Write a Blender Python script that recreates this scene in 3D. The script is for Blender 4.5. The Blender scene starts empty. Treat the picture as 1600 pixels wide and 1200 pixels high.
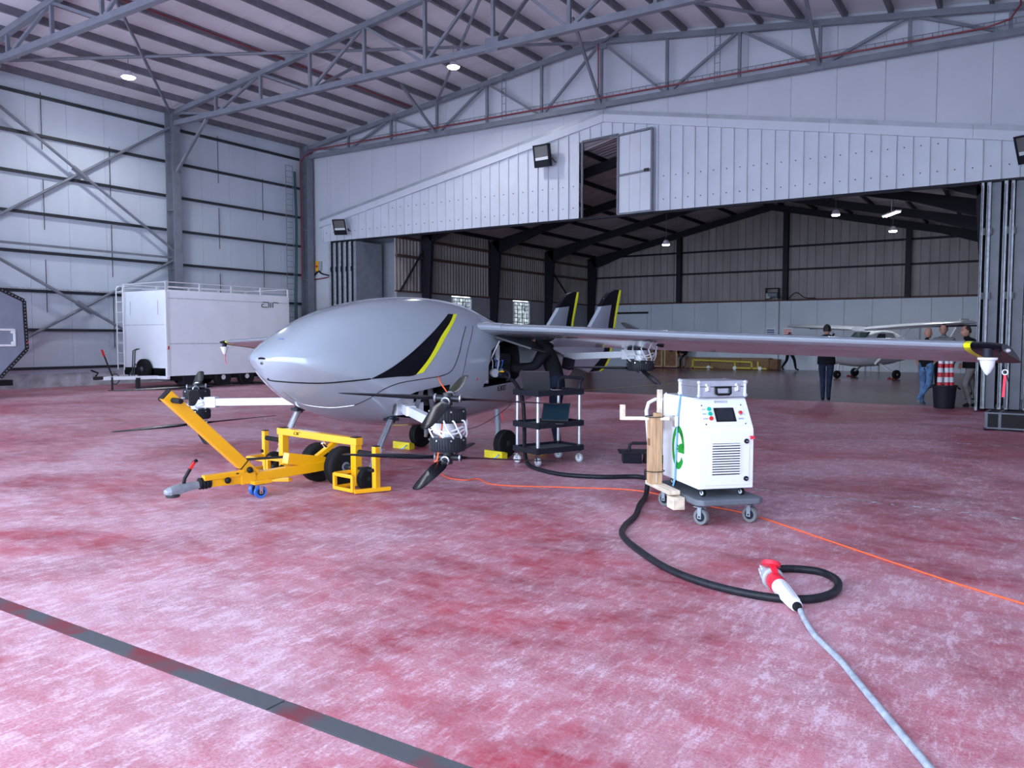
import bpy, bmesh, math, random
from mathutils import Vector, Matrix, Euler
V = Vector
R = math.radians
random.seed(7)
scn = bpy.context.scene
COL = scn.collection
# ---------------------------------------------------------------- camera
cam_d = bpy.data.cameras.new('camera')
cam = bpy.data.objects.new('camera', cam_d)
COL.objects.link(cam)
cam_d.sensor_width = 36.0
cam_d.lens = 1250.0 / 1600.0 * 36.0
cam_d.clip_start = 0.05
cam_d.clip_end = 400
cam.location = (0, 0, 1.5)
cam.rotation_euler = (R(90 - 3.2509), 0, R(33.062))
scn.camera = cam
# ---------------------------------------------------------------- daylight and exposure
scn.cycles.diffuse_bounces = 7
scn.view_settings.view_transform = 'Standard'
scn.view_settings.look = 'None'
scn.view_settings.exposure = 1.03
scn.view_settings.gamma = 1.0
scn.view_settings.use_curve_mapping = False
world = bpy.data.worlds.new('overcast_sky')
scn.world = world
world.use_nodes = True
_bg = world.node_tree.nodes['Background']
_bg.inputs[0].default_value = (0.66, 0.80, 1.0, 1)
_bg.inputs[1].default_value = 4.2
XL, XR, YB, YF = -25.35, 2.0, 23.4, -2.0      # near hangar: side walls, back wall, open front
def area_portal(name, loc, rot, sx, sy):
    l = bpy.data.lights.new(name, 'AREA'); l.shape = 'RECTANGLE'; l.size = sx; l.size_y = sy
    l.cycles.is_portal = True
    o = bpy.data.objects.new(name, l); o.location = loc; o.rotation_euler = rot; COL.objects.link(o)
area_portal('daylight_at_open_front', (-11.7, YF, 3.1), (R(90), 0, 0), 27.3, 6.2)
# ---------------------------------------------------------------- materials
MATS = {}
def mat(name, col, rough=0.5, metal=0.0, var=0.0, vscale=4.0, bump=0.0, bscale=40.0, coat=0.0, spec=0.5, col2=None, stretch=None):
    m = bpy.data.materials.new(name); m.use_nodes = True
    nt = m.node_tree; b = nt.nodes['Principled BSDF']
    b.inputs['Base Color'].default_value = (*col, 1)
    b.inputs['Roughness'].default_value = rough
    b.inputs['Metallic'].default_value = metal
    b.inputs['Specular IOR Level'].default_value = spec
    if coat: b.inputs['Coat Weight'].default_value = coat; b.inputs['Coat Roughness'].default_value = 0.06
    tc = nt.nodes.new('ShaderNodeTexCoord'); src = tc.outputs['Object']
    if stretch:
        mp = nt.nodes.new('ShaderNodeMapping'); mp.inputs['Scale'].default_value = stretch
        nt.links.new(src, mp.inputs[0]); src = mp.outputs[0]
    if var or col2:
        n = nt.nodes.new('ShaderNodeTexNoise'); n.inputs['Scale'].default_value = vscale; n.inputs['Detail'].default_value = 4
        nt.links.new(src, n.inputs['Vector'])
        r = nt.nodes.new('ShaderNodeValToRGB')
        c2 = col2 if col2 else tuple(max(0, c * (1 - var)) for c in col)
        c1 = col if col2 else tuple(min(1, c * (1 + var)) for c in col)
        r.color_ramp.elements[0].position = .35; r.color_ramp.elements[1].position = .65
        r.color_ramp.elements[0].color = (*c2, 1); r.color_ramp.elements[1].color = (*c1, 1)
        nt.links.new(n.outputs['Fac'], r.inputs[0]); nt.links.new(r.outputs[0], b.inputs['Base Color'])
    if bump:
        n2 = nt.nodes.new('ShaderNodeTexNoise'); n2.inputs['Scale'].default_value = bscale
        nt.links.new(src, n2.inputs['Vector'])
        bp = nt.nodes.new('ShaderNodeBump'); bp.inputs['Strength'].default_value = bump; bp.inputs['Distance'].default_value = .01
        nt.links.new(n2.outputs['Fac'], bp.inputs['Height']); nt.links.new(bp.outputs[0], b.inputs['Normal'])
    MATS[name] = m
    return m
def emit(name, col, s):
    m = bpy.data.materials.new(name); m.use_nodes = True
    nt = m.node_tree; b = nt.nodes['Principled BSDF']
    b.inputs['Base Color'].default_value = (*col, 1)
    b.inputs['Emission Color'].default_value = (*col, 1); b.inputs['Emission Strength'].default_value = s
    MATS[name] = m
mat('wall_panel', (.61, .63, .70), .42, var=.04, vscale=.6, spec=.4)
mat('wall_panel_left', (.62, .68, .77), .42, var=.05, vscale=.5, spec=.4, stretch=(1, 2, .5))
mat('plinth', (.50, .52, .56), .7, var=.25, vscale=3)
mat('header_sheet', (.68, .71, .79), .38, var=.03, vscale=1.5, spec=.4)
mat('flashing', (.46, .49, .55), .35, metal=.3, var=.1, vscale=2)
mat('roof_sheet', (.82, .80, .85), .55, var=.06, vscale=.8)
mat('purlin', (.16, .155, .19), .5, var=.15)
mat('girt', (.025, .027, .038), .5)
mat('steel', (.20, .215, .26), .42, var=.1, vscale=3)
mat('steel_dark', (.13, .14, .175), .42, var=.1, vscale=3)
mat('galv', (.52, .56, .62), .4, metal=.35, var=.2, vscale=12)
mat('caster_grey', (.16, .165, .175), .6)
mat('galv_panel', (.30, .33, .38), .45, metal=.2, var=.08)
mat('redpipe', (.24, .015, .03), .4)
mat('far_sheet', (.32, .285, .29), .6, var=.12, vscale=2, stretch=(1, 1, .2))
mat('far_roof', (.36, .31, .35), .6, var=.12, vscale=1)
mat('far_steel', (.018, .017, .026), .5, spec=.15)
mat('rust', (.10, .05, .045), .7)
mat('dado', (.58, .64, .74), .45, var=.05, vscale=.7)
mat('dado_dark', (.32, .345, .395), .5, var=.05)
mat('black', (.012, .012, .014), .45, spec=.15)
mat('black_gloss', (.004, .004, .008), .25, spec=.15)
mat('rubber', (.010, .010, .012), .75, spec=.2, bump=.3, bscale=90)
mat('dark_plastic', (.018, .019, .028), .38, spec=.15)
mat('white', (.80, .82, .86), .35)
mat('white_gloss', (.84, .85, .88), .22, coat=.3)
mat('white_trailer', (.86, .90, .97), .38, var=.03, vscale=1.2)
mat('alu', (.66, .69, .75), .28, metal=.85, var=.06, vscale=8)
mat('alu_white', (.78, .80, .86), .35, metal=.2)
mat('chrome', (.72, .73, .76), .15, metal=1)
mat('grey_paint', (.30, .335, .385), .14, coat=.8, spec=.5)
mat('grey_wing', (.29, .325, .375), .16, coat=.7, spec=.6)
mat('stripe_yellow', (.78, .80, .01), .3)
mat('wood_gear_yellow', (.72, .58, .01), .6, var=.15, vscale=8)
mat('dolly_yellow', (.85, .40, .003), .32, coat=.3)
mat('orange_cord', (.95, .14, .04), .5)
mat('black_cord', (.013, .014, .02), .45, spec=.25, var=.3, vscale=30)
mat('grey_cord', (.34, .38, .44), .5, var=.2, vscale=25)
mat('red_plug', (.75, .02, .05), .35)
mat('grey_plug', (.42, .44, .47), .45)
mat('green_logo', (.005, .26, .02), .4)
mat('lamp_green', (.0, .45, .33), .3)
mat('lamp_red', (.7, .02, .02), .3)
mat('screen', (.012, .016, .024), .12)
mat('laptop_screen', (.012, .028, .045), .15)
mat('wood', (.50, .31, .17), .65, var=.22, vscale=6, stretch=(6, 6, .7))
mat('wood_pale', (.72, .60, .46), .65, var=.15, vscale=5, stretch=(5, .8, 5))
mat('wood_crate', (.23, .11, .055), .7, var=.2, vscale=5)
mat('osb', (.28, .17, .09), .75, var=.35, vscale=20)
mat('blue_wheel', (.02, .12, .5), .4)
mat('blue_strap', (.16, .42, .78), .6)
mat('platform_grey', (.12, .135, .16), .6, var=.1, bump=.2)
mat('metal_dark', (.035, .036, .042), .4, metal=.4)
mat('ribbon_red', (.8, .03, .07), .6)
mat('grey_hull', (.235, .26, .335), .5, var=.05)
mat('skin', (.47, .25, .18), .55)
mat('hair_dark', (.012, .010, .010), .7)
mat('hair_brown', (.035, .022, .016), .7)
mat('cloth_black', (.008, .008, .011), .85, spec=.15)
mat('cloth_navy', (.012, .016, .035), .85, var=.2, vscale=6, spec=.15)
mat('jeans', (.09, .19, .36), .85, var=.45, vscale=7)
mat('jeans_dark', (.018, .026, .055), .85, var=.3, vscale=7, spec=.15)
mat('khaki', (.185, .165, .165), .85, var=.15, vscale=6)
mat('cloth_grey', (.20, .20, .215), .85)
mat('cone_red', (.62, .025, .04), .45)
mat('reflective', (.68, .72, .78), .25)
mat('plane_white', (.62, .65, .72), .3, coat=.3)
mat('glass_dark', (.03, .05, .055), .08)
mat('frosted', (.15, .145, .15), .3)
mat('blue_print', (.03, .08, .3), .5)
mat('yellow_line', (.36, .25, .05), .6, var=.3, vscale=5)
mat('yellow_frame', (.6, .48, .01), .45)
mat('concrete_out', (.78, .78, .80), .85, var=.1, vscale=.5)  # unseen apron, colour lightened to throw more daylight up to the ceiling
emit('lamp_glow', (.92, .96, 1.0), 60)
emit('tube_glow', (.92, .96, 1.0), 12)
emit('window_day', (.72, .84, 1.0), .5)
def window_view():
    m = MATS['window_day']; nt = m.node_tree; b = nt.nodes['Principled BSDF']
    n = nt.nodes.new('ShaderNodeTexNoise'); n.inputs['Scale'].default_value = 7; n.inputs['Detail'].default_value = 6
    r = nt.nodes.new('ShaderNodeValToRGB'); r.color_ramp.elements[0].position = .40; r.color_ramp.elements[1].position = .62
    r.color_ramp.elements[0].color = (.10, .13, .15, 1); r.color_ramp.elements[1].color = (.80, .92, 1.0, 1)
    nt.links.new(n.outputs['Fac'], r.inputs[0]); nt.links.new(r.outputs[0], b.inputs['Emission Color'])
window_view()
mat('galv_dark', (.27, .29, .33), .4, metal=.3, var=.2, vscale=10)
def strip_metal():
    m = mat('strip_steel', (.085, .088, .10), .5, metal=.1, col2=(.20, .03, .045), vscale=2.2)
    r = [n for n in m.node_tree.nodes if n.type == 'VALTORGB'][0]
    r.color_ramp.elements[0].position = .40; r.color_ramp.elements[1].position = .50
strip_metal()
def floor_mat(name, red, red2, dust, rough, dustamt, amp):
    m = bpy.data.materials.new(name); m.use_nodes = True; MATS[name] = m
    nt = m.node_tree; N = nt.nodes; Lk = nt.links; b = N['Principled BSDF']
    tc = N.new('ShaderNodeTexCoord').outputs['Object']
    def noise(scale, detail, rgh=.6, sc=(1, 1, 1), rz=0, dist=0):
        mp = N.new('ShaderNodeMapping'); mp.inputs['Scale'].default_value = sc; mp.inputs['Rotation'].default_value = (0, 0, rz)
        Lk.new(tc, mp.inputs[0])
        n = N.new('ShaderNodeTexNoise'); n.inputs['Scale'].default_value = scale; n.inputs['Detail'].default_value = detail
        n.inputs['Roughness'].default_value = rgh; n.inputs['Distortion'].default_value = dist
        Lk.new(mp.outputs[0], n.inputs['Vector']); return n.outputs['Fac']
    def ramp(fac, p0, p1, c0=(0, 0, 0), c1=(1, 1, 1)):
        r = N.new('ShaderNodeValToRGB'); r.color_ramp.elements[0].position = p0; r.color_ramp.elements[1].position = p1
        r.color_ramp.elements[0].color = (*c0, 1); r.color_ramp.elements[1].color = (*c1, 1)
        Lk.new(fac, r.inputs[0]); return r.outputs[0]
    def mix(fac, a, c, mode='MIX'):
        x = N.new('ShaderNodeMix'); x.data_type = 'RGBA'; x.blend_type = mode
        for s, v in ((0, fac), (6, a), (7, c)):
            if hasattr(v, 'is_output'): Lk.new(v, x.inputs[s])
            elif s == 0: x.inputs[0].default_value = v
            else: x.inputs[s].default_value = (*v, 1)
        return x.outputs[2]
    def math_(op, a, c):
        x = N.new('ShaderNodeMath'); x.operation = op
        for i, v in enumerate((a, c)):
            if hasattr(v, 'is_output'): Lk.new(v, x.inputs[i])
            else: x.inputs[i].default_value = v
        return x.outputs[0]
    base = mix(ramp(noise(1.6, 5), .38, .62), red, red2)
    big = noise(.42, 6, .62, dist=.8)
    mid = noise(3.2, 6, .7, (1, 1.8, 1), .5)
    s1 = noise(16, 5, .75, (1, .30, 1), .9)
    s2 = noise(18, 5, .75, (1, .28, 1), -.7)
    s3 = noise(13, 4, .75, (1, .3, 1), 2.2)
    stre = math_('MAXIMUM', math_('MAXIMUM', ramp(s1, .52, .68), ramp(s2, .55, .70)), ramp(s3, .56, .72))
    patch = math_('ADD', math_('MULTIPLY', ramp(big, .40, .62), .62), math_('MULTIPLY', ramp(mid, .36, .66), .5))
    fine = ramp(noise(75, 3, .8), .34, .68)
    grain = math_('ADD', math_('MULTIPLY', fine, .75), .45)
    amt = math_('MULTIPLY', math_('ADD', math_('MULTIPLY', patch, .62), math_('MULTIPLY', math_('MULTIPLY', stre, math_('ADD', patch, .25)), .55)), grain)
    amt = math_('MINIMUM', math_('MULTIPLY', amt, dustamt), .92)
    c = mix(amt, base, dust)
    dark = ramp(noise(2.3, 6, .75, (1.6, 1, 1), 1.2), .60, .74)
    c = mix(math_('MULTIPLY', dark, .32), c, (.12, .045, .06))
    Lk.new(c, b.inputs['Base Color'])
    rr = math_('ADD', math_('MULTIPLY', amt, amp), rough)
    Lk.new(rr, b.inputs['Roughness'])
    b.inputs['Specular IOR Level'].default_value = .4
    bp = N.new('ShaderNodeBump'); bp.inputs['Strength'].default_value = .12; bp.inputs['Distance'].default_value = .004
    Lk.new(fine, bp.inputs['Height']); Lk.new(bp.outputs[0], b.inputs['Normal'])
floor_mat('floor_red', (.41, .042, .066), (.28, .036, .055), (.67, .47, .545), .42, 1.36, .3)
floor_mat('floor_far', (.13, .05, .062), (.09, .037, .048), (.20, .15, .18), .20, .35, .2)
def worn_white():
    m = mat('worn_white', (.62, .56, .62), .6)
    nt = m.node_tree; b = nt.nodes['Principled BSDF']
    n = nt.nodes.new('ShaderNodeTexNoise'); n.inputs['Scale'].default_value = 9; n.inputs['Detail'].default_value = 6; n.inputs['Roughness'].default_value = .75
    tc = nt.nodes.new('ShaderNodeTexCoord'); nt.links.new(tc.outputs['Object'], n.inputs['Vector'])
    r = nt.nodes.new('ShaderNodeValToRGB'); r.color_ramp.elements[0].position = .46; r.color_ramp.elements[1].position = .56
    nt.links.new(n.outputs['Fac'], r.inputs[0]); nt.links.new(r.outputs[0], b.inputs['Alpha'])
worn_white()
# ---------------------------------------------------------------- mesh helpers
class MB:
    def __init__(s): s.v = []; s.f = []
    def add(s, vs, fs):
        o = len(s.v); s.v += [V(p) for p in vs]; s.f += [[i + o for i in f] for f in fs]; return s
    def box(s, c, d, rot=None):
        hx, hy, hz = d[0] / 2, d[1] / 2, d[2] / 2
        M = Matrix.Identity(3) if rot is None else (rot if isinstance(rot, Matrix) else Euler(rot).to_matrix())
        vs = [V(c) + M @ V((x, y, z)) for x, y, z in ((-hx, -hy, -hz), (hx, -hy, -hz), (hx, hy, -hz), (-hx, hy, -hz), (-hx, -hy, hz), (hx, -hy, hz), (hx, hy, hz), (-hx, hy, hz))]
        return s.add(vs, [(0, 3, 2, 1), (4, 5, 6, 7), (0, 1, 5, 4), (1, 2, 6, 5), (2, 3, 7, 6), (3, 0, 4, 7)])
    def bx(s, x0, x1, y0, y1, z0, z1): return s.box(((x0 + x1) / 2, (y0 + y1) / 2, (z0 + z1) / 2), (abs(x1 - x0), abs(y1 - y0), abs(z1 - z0)))
    @staticmethod
    def frame(a, b, up=(0, 0, 1)):
        d = (V(b) - V(a)); L = d.length; d = d / L if L else V((0, 0, 1)); u = V(up)
        if abs(d.dot(u)) > .98: u = V((0, 1, 0)) if abs(d.y) < .9 else V((1, 0, 0))
        x = u.cross(d).normalized(); y = d.cross(x)
        return Matrix((x, y, d)).transposed(), L
    def bar(s, a, b, w, h=None, up=(0, 0, 1)):
        M, L = s.frame(a, b, up); h = w if h is None else h
        return s.box((V(a) + V(b)) / 2, (w, h, L), M)
    def ring(s, c, M, r, n, ry=None):
        ry = r if ry is None else ry
        return [V(c) + M @ V((r * math.cos(2 * math.pi * i / n), ry * math.sin(2 * math.pi * i / n), 0)) for i in range(n)]
    def loft(s, rings, cap=True, close=False):
        n = len(rings[0]); vs = [p for r in rings for p in r]; fs = []
        m = len(rings)
        for k in range(m if close else m - 1):
            for i in range(n):
                j = (i + 1) % n; k2 = (k + 1) % m
                fs.append((k * n + i, k * n + j, k2 * n + j, k2 * n + i))
        if cap and not close: fs += [tuple(reversed(range(n))), tuple(range((m - 1) * n, m * n))]
        return s.add(vs, fs)
    def cyl(s, a, b, r, r2=None, n=14, cap=True):
        M, L = s.frame(a, b); return s.loft([s.ring(a, M, r, n), s.ring(b, M, r if r2 is None else r2, n)], cap)
    def tube(s, pts, r, n=8, closed=False, radii=None):
        pts = [V(p) for p in pts]; rings = []; m = len(pts); prev = None
        for i, p in enumerate(pts):
            a = pts[(i - 1) % m] if (closed or i > 0) else p; b = pts[(i + 1) % m] if (closed or i < m - 1) else p
            d = (b - a).normalized()
            if prev is None: M, _ = s.frame((0, 0, 0), d); x = M.col[0].copy()
            else: x = (prev - d * prev.dot(d)).normalized()
            prev = x; y = d.cross(x); rr = radii[i] if radii else r
            rings.append([p + x * rr * math.cos(2 * math.pi * k / n) + y * rr * math.sin(2 * math.pi * k / n) for k in range(n)])
        return s.loft(rings, not closed, closed)
    def lathe(s, prof, n=20, c=(0, 0, 0), axis=(0, 0, 1)):
        M, _ = s.frame((0, 0, 0), axis); c = V(c)
        return s.loft([s.ring(c + M @ V((0, 0, z)), M, max(r, 1e-4), n) for r, z in prof])
    def torus(s, c, axis, Rm, r, n=24, k=8):
        M, _ = s.frame((0, 0, 0), axis)
        return s.tube([V(c) + M @ V((Rm * math.cos(2 * math.pi * i / n), Rm * math.sin(2 * math.pi * i / n), 0)) for i in range(n)], r, k, True)
    def ell(s, c, d, n=14, m=8, rot=None):
        M = Matrix.Identity(3) if rot is None else Euler(rot).to_matrix()
        rings = []
        for k in range(m + 1):
            t = math.pi * k / m; q = max(math.sin(t), 1e-3)
            rings.append([V(c) + M @ V((d[0] * q * math.cos(2 * math.pi * i / n), d[1] * q * math.sin(2 * math.pi * i / n), -d[2] * math.cos(t))) for i in range(n)])
        return s.loft(rings)
    def prism(s, poly, a, b, M=None, o=(0, 0, 0)):
        M = Matrix.Identity(3) if M is None else M; n = len(poly); o = V(o)
        vs = [o + M @ V((x, y, a)) for x, y in poly] + [o + M @ V((x, y, b)) for x, y in poly]
        return s.add(vs, [tuple(reversed(range(n))), tuple(range(n, 2 * n))] + [(i, (i + 1) % n, n + (i + 1) % n, n + i) for i in range(n)])
    def build(s, name, m, parent=None, smooth=None, bevel=0, seg=2, loc=None, rot=None):
        me = bpy.data.meshes.new(name); me.from_pydata([tuple(p) for p in s.v], [], s.f); me.update()
        b = bmesh.new(); b.from_mesh(me); bmesh.ops.recalc_face_normals(b, faces=b.faces); b.to_mesh(me); b.free()
        return put(name, me, m, parent, smooth, bevel, seg, loc, rot)
def put(name, me, m, parent=None, smooth=None, bevel=0, seg=2, loc=None, rot=None):
    o = bpy.data.objects.new(name, me); COL.objects.link(o)
    if m and not me.materials: me.materials.append(MATS[m])
    if smooth:
        me.polygons.foreach_set('use_smooth', [True] * len(me.polygons)); me.set_sharp_from_angle(angle=R(smooth))
    if bevel:
        md = o.modifiers.new('bevel', 'BEVEL'); md.width = bevel; md.segments = seg; md.limit_method = 'ANGLE'
    if parent is not None: o.parent = parent
    if loc is not None: o.location = loc
    if rot is not None: o.rotation_euler = rot
    return o
def tag(o, label, cat=None, group=None, kind=None):
    o['label'] = label
    if cat: o['category'] = cat
    if group: o['group'] = group
    if kind: o['kind'] = kind
    return o
def empty(name, loc=(0, 0, 0), rz=0, label=None, cat=None, group=None, kind=None):
    o = bpy.data.objects.new(name, None); COL.objects.link(o); o.location = loc; o.rotation_euler = (0, 0, rz); o.empty_display_size = .1
    if label: tag(o, label, cat, group, kind)
    return o
def inst(me_obj, name, parent, loc=None, rot=None, scale=None):
    o = bpy.data.objects.new(name, me_obj.data); COL.objects.link(o); o.parent = parent
    if loc is not None: o.location = loc
    if rot is not None: o.rotation_euler = rot
    if scale is not None: o.scale = scale
    return o
def copy_tree(o, parent=None):
    c = o.copy(); COL.objects.link(c); c.parent = parent
    for ch in list(o.children): copy_tree(ch, c)
    return c
def spline(pts, k=6, closed=False):
    P = [V(p) for p in pts]; out = []; n = len(P)
    for i in range(n if closed else n - 1):
        g = (lambda j: P[j % n]) if closed else (lambda j: P[max(0, min(n - 1, j))])
        a, b, c, d = g(i - 1), g(i), g(i + 1), g(i + 2)
        for t in range(k):
            t /= k
            out.append(.5 * (2 * b + (c - a) * t + (2 * a - 5 * b + 4 * c - d) * t * t + (3 * b - a - 3 * c + d) * t ** 3))
    if not closed: out.append(P[-1])
    return out
def arc(cx, cy, r, a0, a1, n=10): return [(cx + r * math.cos(R(a0 + (a1 - a0) * i / n)), cy + r * math.sin(R(a0 + (a1 - a0) * i / n))) for i in range(n + 1)]
def AX(x, y, z=None):
    x = V(x); y = V(y); return Matrix((x, y, x.cross(y) if z is None else V(z))).transposed()
def wheel_parts(parent, c, axis, Rr, w, hub_r, tyre='rubber', hub='metal_dark', grooves=True, name='wheel', hubname='hub'):
    a = V(axis).normalized(); k = w / 2
    pr = [(hub_r, -k * .8), (Rr * .80, -k), (Rr * .94, -k * .85), (Rr, -k * .55)]
    if grooves:
        for g in (-.36, 0, .36): pr += [(Rr, k * (g - .07)), (Rr * .965, k * (g - .05)), (Rr * .965, k * (g + .05)), (Rr, k * (g + .07))]
    pr += [(Rr, k * .55), (Rr * .94, k * .85), (Rr * .80, k), (hub_r, k * .8)]
    t = MB().lathe(pr, 28, c, a).build(name, tyre, parent, 40)
    b = MB().lathe([(hub_r * .2, -k * .75), (hub_r, -k * .7), (hub_r, -k * .55), (hub_r, k * .55), (hub_r, k * .72), (hub_r * .75, k * .6), (hub_r * .45, k * .55), (hub_r * .4, k * .85), (.001, k * .85)], 20, c, a)
    M, _ = MB.frame((0, 0, 0), a)
    for i in range(6):
        q = V(c) + M @ V((hub_r * .62 * math.cos(i * 1.047), hub_r * .62 * math.sin(i * 1.047), k * .6)); b.cyl(q, q + a * k * .15, hub_r * .09, n=6)
    b.build(hubname, hub, t, 40)
    return t
def text(name, s, size, m, parent, M, o, ext=.001, align='CENTER'):
    cu = bpy.data.curves.new(name, 'FONT'); cu.body = s; cu.size = size; cu.extrude = ext; cu.align_x = align; cu.align_y = 'CENTER'
    ob = bpy.data.objects.new(name, cu); COL.objects.link(ob)
    dg = bpy.context.evaluated_depsgraph_get(); me = bpy.data.meshes.new_from_object(ob.evaluated_get(dg)); bpy.data.objects.remove(ob)
    me.transform(Matrix.Translation(V(o)) @ M.to_4x4()); me.materials.clear()
    return put(name, me, m, parent)
def air_logo(name, parent, M, o, s, m='black', t=.09):
    """the word 'air' drawn as rounded line letters, s = letter height"""
    b = MB(); h = 1.0
    def stroke(pts):
        b.tube([V(o) + M @ V((x * s, y * s, 0)) for x, y in pts], s * t, 6)
    stroke([(0.35, h)] + [(1.5, h)] + arc(1.5, h - .3, .3, 90, 0, 5)[1:] + [(1.8, 0)])
    stroke([(1.5, 0.05)] + [(0.35, .05)] + arc(.35, .05 + .27, .27, 270, 90, 7)[1:] + [(.6, .62)])
    stroke([(2.25, 0), (2.25, .95)])
    stroke([(2.75, 0), (2.75, h - .3)] + arc(3.05, h - .3, .3, 180, 90, 5)[1:] + [(3.9, h), (4.05, .85)])
    return b.build(name, m, parent)
# ================================================================ STRUCTURE: near hangar
XM = (XL + XR) / 2                        # ridge of the near hangar
def roof_z(x): return 9.42 + .1225 * ((x - XL) if x < XM else (XR - x))
T_Y = [-2.1, 4.3, 10.7, 17.05, 23.1]
BZ = 8.85
# floor ------------------------------------------------------------------
fl = MB()
fl.bx(XL, XR, 2.21, 20.0, -.3, 0); fl.bx(XL, XR, YF, 2.10, -.3, 0); fl.bx(XL, XR, 2.10, 2.21, -.3, -.006)
floor = fl.build('floor', 'floor_red')
tag(floor, 'worn red painted concrete floor of the front hangar, scuffed white', kind='structure')
for k in range(6):
    x0 = XL + .01 + (XR - XL) / 6 * k
    MB().bx(x0, x0 + (XR - XL) / 6 - .012, 2.107, 2.203, -.02, .001).build('joint_strip', 'strip_steel', floor)['label'] = 'steel strip let into the red floor'
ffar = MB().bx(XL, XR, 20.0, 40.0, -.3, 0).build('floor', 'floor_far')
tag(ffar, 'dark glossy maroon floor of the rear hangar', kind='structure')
MB().bx(-80, 60, -70, YF, -.3, -.005).build('ground', 'concrete_out')
tag(bpy.data.objects['ground'], 'unseen concrete apron outside the open hangar front, lightened to bounce daylight in', kind='structure')
def flat_line(name, parent, a, b, w, m, z=.002):
    a = V((*a, 0)); b = V((*b, 0)); d = (b - a).normalized(); n = V((-d.y, d.x, 0)) * w / 2
    me = MB().add([a - n + V((0, 0, z)), b - n + V((0, 0, z)), b + n + V((0, 0, z)), a + n + V((0, 0, z))], [(0, 1, 2, 3)])
    return me.build(name, m, parent)
for a, b, w in (((-2.3, 7.95), (.9, 7.80), .07), ((-4.0, 13.2), (1.0, 12.95), .06), ((-3.6, 9.2), (-5.1, 8.0), .035), ((-3.5, 9.28), (-5.0, 8.07), .03), ((-4.8, 7.55), (-3.1, 7.62), .04),
                ((-12.5, 10.2), (-6.6, 7.75), .06), ((-10.3, 7.4), (-7.6, 9.3), .05), ((-5.4, 16.6), (-3.7, 16.9), .08), ((-5.2, 16.3), (-4.2, 16.9), .07), ((-9.4, 8.1), (-6.4, 7.0), .03), ((-6.2, 6.9), (-4.9, 8.1), .03), ((-8.5, 8.9), (-4.3, 10.6), .05)):
    flat_line('floor_marking', floor, a, b, w, 'worn_white')
flat_line('floor_marking', ffar, (-10.9, 20.2), (-9.5, 29.0), .09, 'yellow_line')
# left wall ---------------------------------------------------------------
wl = empty('wall_left', (XL, 0, 0), 0, 'tall pale blue-grey panel wall along the left side', kind='structure')
pan = None
n = 0
y = YF
while y < YB - .05:
    w = min(1.2, YB - y)
    MB().bx(-.08, 0, y + .004, y + w - .004, .42, roof_z(XL) + .2).build('panel', 'wall_panel_left', wl)
    y += 1.2
MB().bx(-.14, -.10, YF, YB, .3, roof_z(XL) + .2).build('seam_light_block', 'girt', wl)  # unseen sheet added so sky light cannot leak through the panel seams
MB().bx(-.10, .03, YF, YB, 0, .43).build('plinth', 'plinth', wl)
for k in range(8):
    z = 8.77 - 1.168 * k
    for a, b in zip([YF] + T_Y[1:-1], T_Y[1:]):
        MB().bx(.0, .10, a + .02, b - .02, z - .042, z + .042).build('girt', 'girt', wl)
for a, b in zip(T_Y[1:-1], T_Y[2:]):
    for t in (1 / 3, 2 / 3):
        yy = a + (b - a) * t
        for z0, z1 in ((7.2, 8.9), (4.8, 6.3), (2.3, 3.9)) if t < .5 else ((6.1, 7.7), (3.5, 5.2), (1.2, 2.9)):
            MB().cyl((.06, yy, z0), (.06, yy, z1), .012, n=6).build('sag_rod', 'girt', wl)
def brace(a, b, r=.045, node=True):
    o = MB().cyl(a, b, r, n=10)
    o.build('brace', 'steel', wl, 40)
ya, yb = T_Y[2], T_Y[3]
for z0, z1 in ((4.55, 8.75), (.75, 4.2)):
    brace((.18, ya, z0), (.18, yb, z1)); brace((.26, ya, z1), (.26, yb, z0))
    MB().box((.22, (ya + yb) / 2, (z0 + z1) / 2), (.05, .55, .16), (R(-33), 0, 0)).build('brace_node', 'steel', wl)
MB().bx(.10, .20, YF, T_Y[3], 4.28, 4.34).build('cable_tray', 'steel', wl)
MB().bx(.10, .20, YF, 15.2, 2.98, 3.02).build('cable_tray', 'galv', wl)
# columns ----------------------------------------------------------------
for i, yy in enumerate(T_Y):
    if i == 0: continue
    for sx, x0 in ((1, XL), (-1, XR)):
        if sx < 0 and i not in (3, 4): continue
        c = empty('column', (x0, yy, 0), 0, 'grey steel hangar column ' + ['behind the camera', 'near the open front', 'past the grey angular box', 'behind the white trailer', 'in the far left corner'][i] + ('' if sx > 0 else ', right wall side'), kind='structure')
        h = roof_z(x0) - .12; o = sx * .10
        MB().bx(o, o + sx * .42, -.012, .012, 0, h).build('web', 'steel_dark', c)
        MB().bx(o + sx * .40, o + sx * .43, -.15, .15, 0, h).build('flange', 'steel', c)
        MB().bx(o, o + sx * .03, -.15, .15, 0, h).build('flange', 'steel', c)
        for zz in (3.9, 5.9, 8.2):
            MB().bx(o + sx * .03, o + sx * .40, -.14, .14, zz, zz + .02).build('stiffener', 'steel', c)
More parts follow.
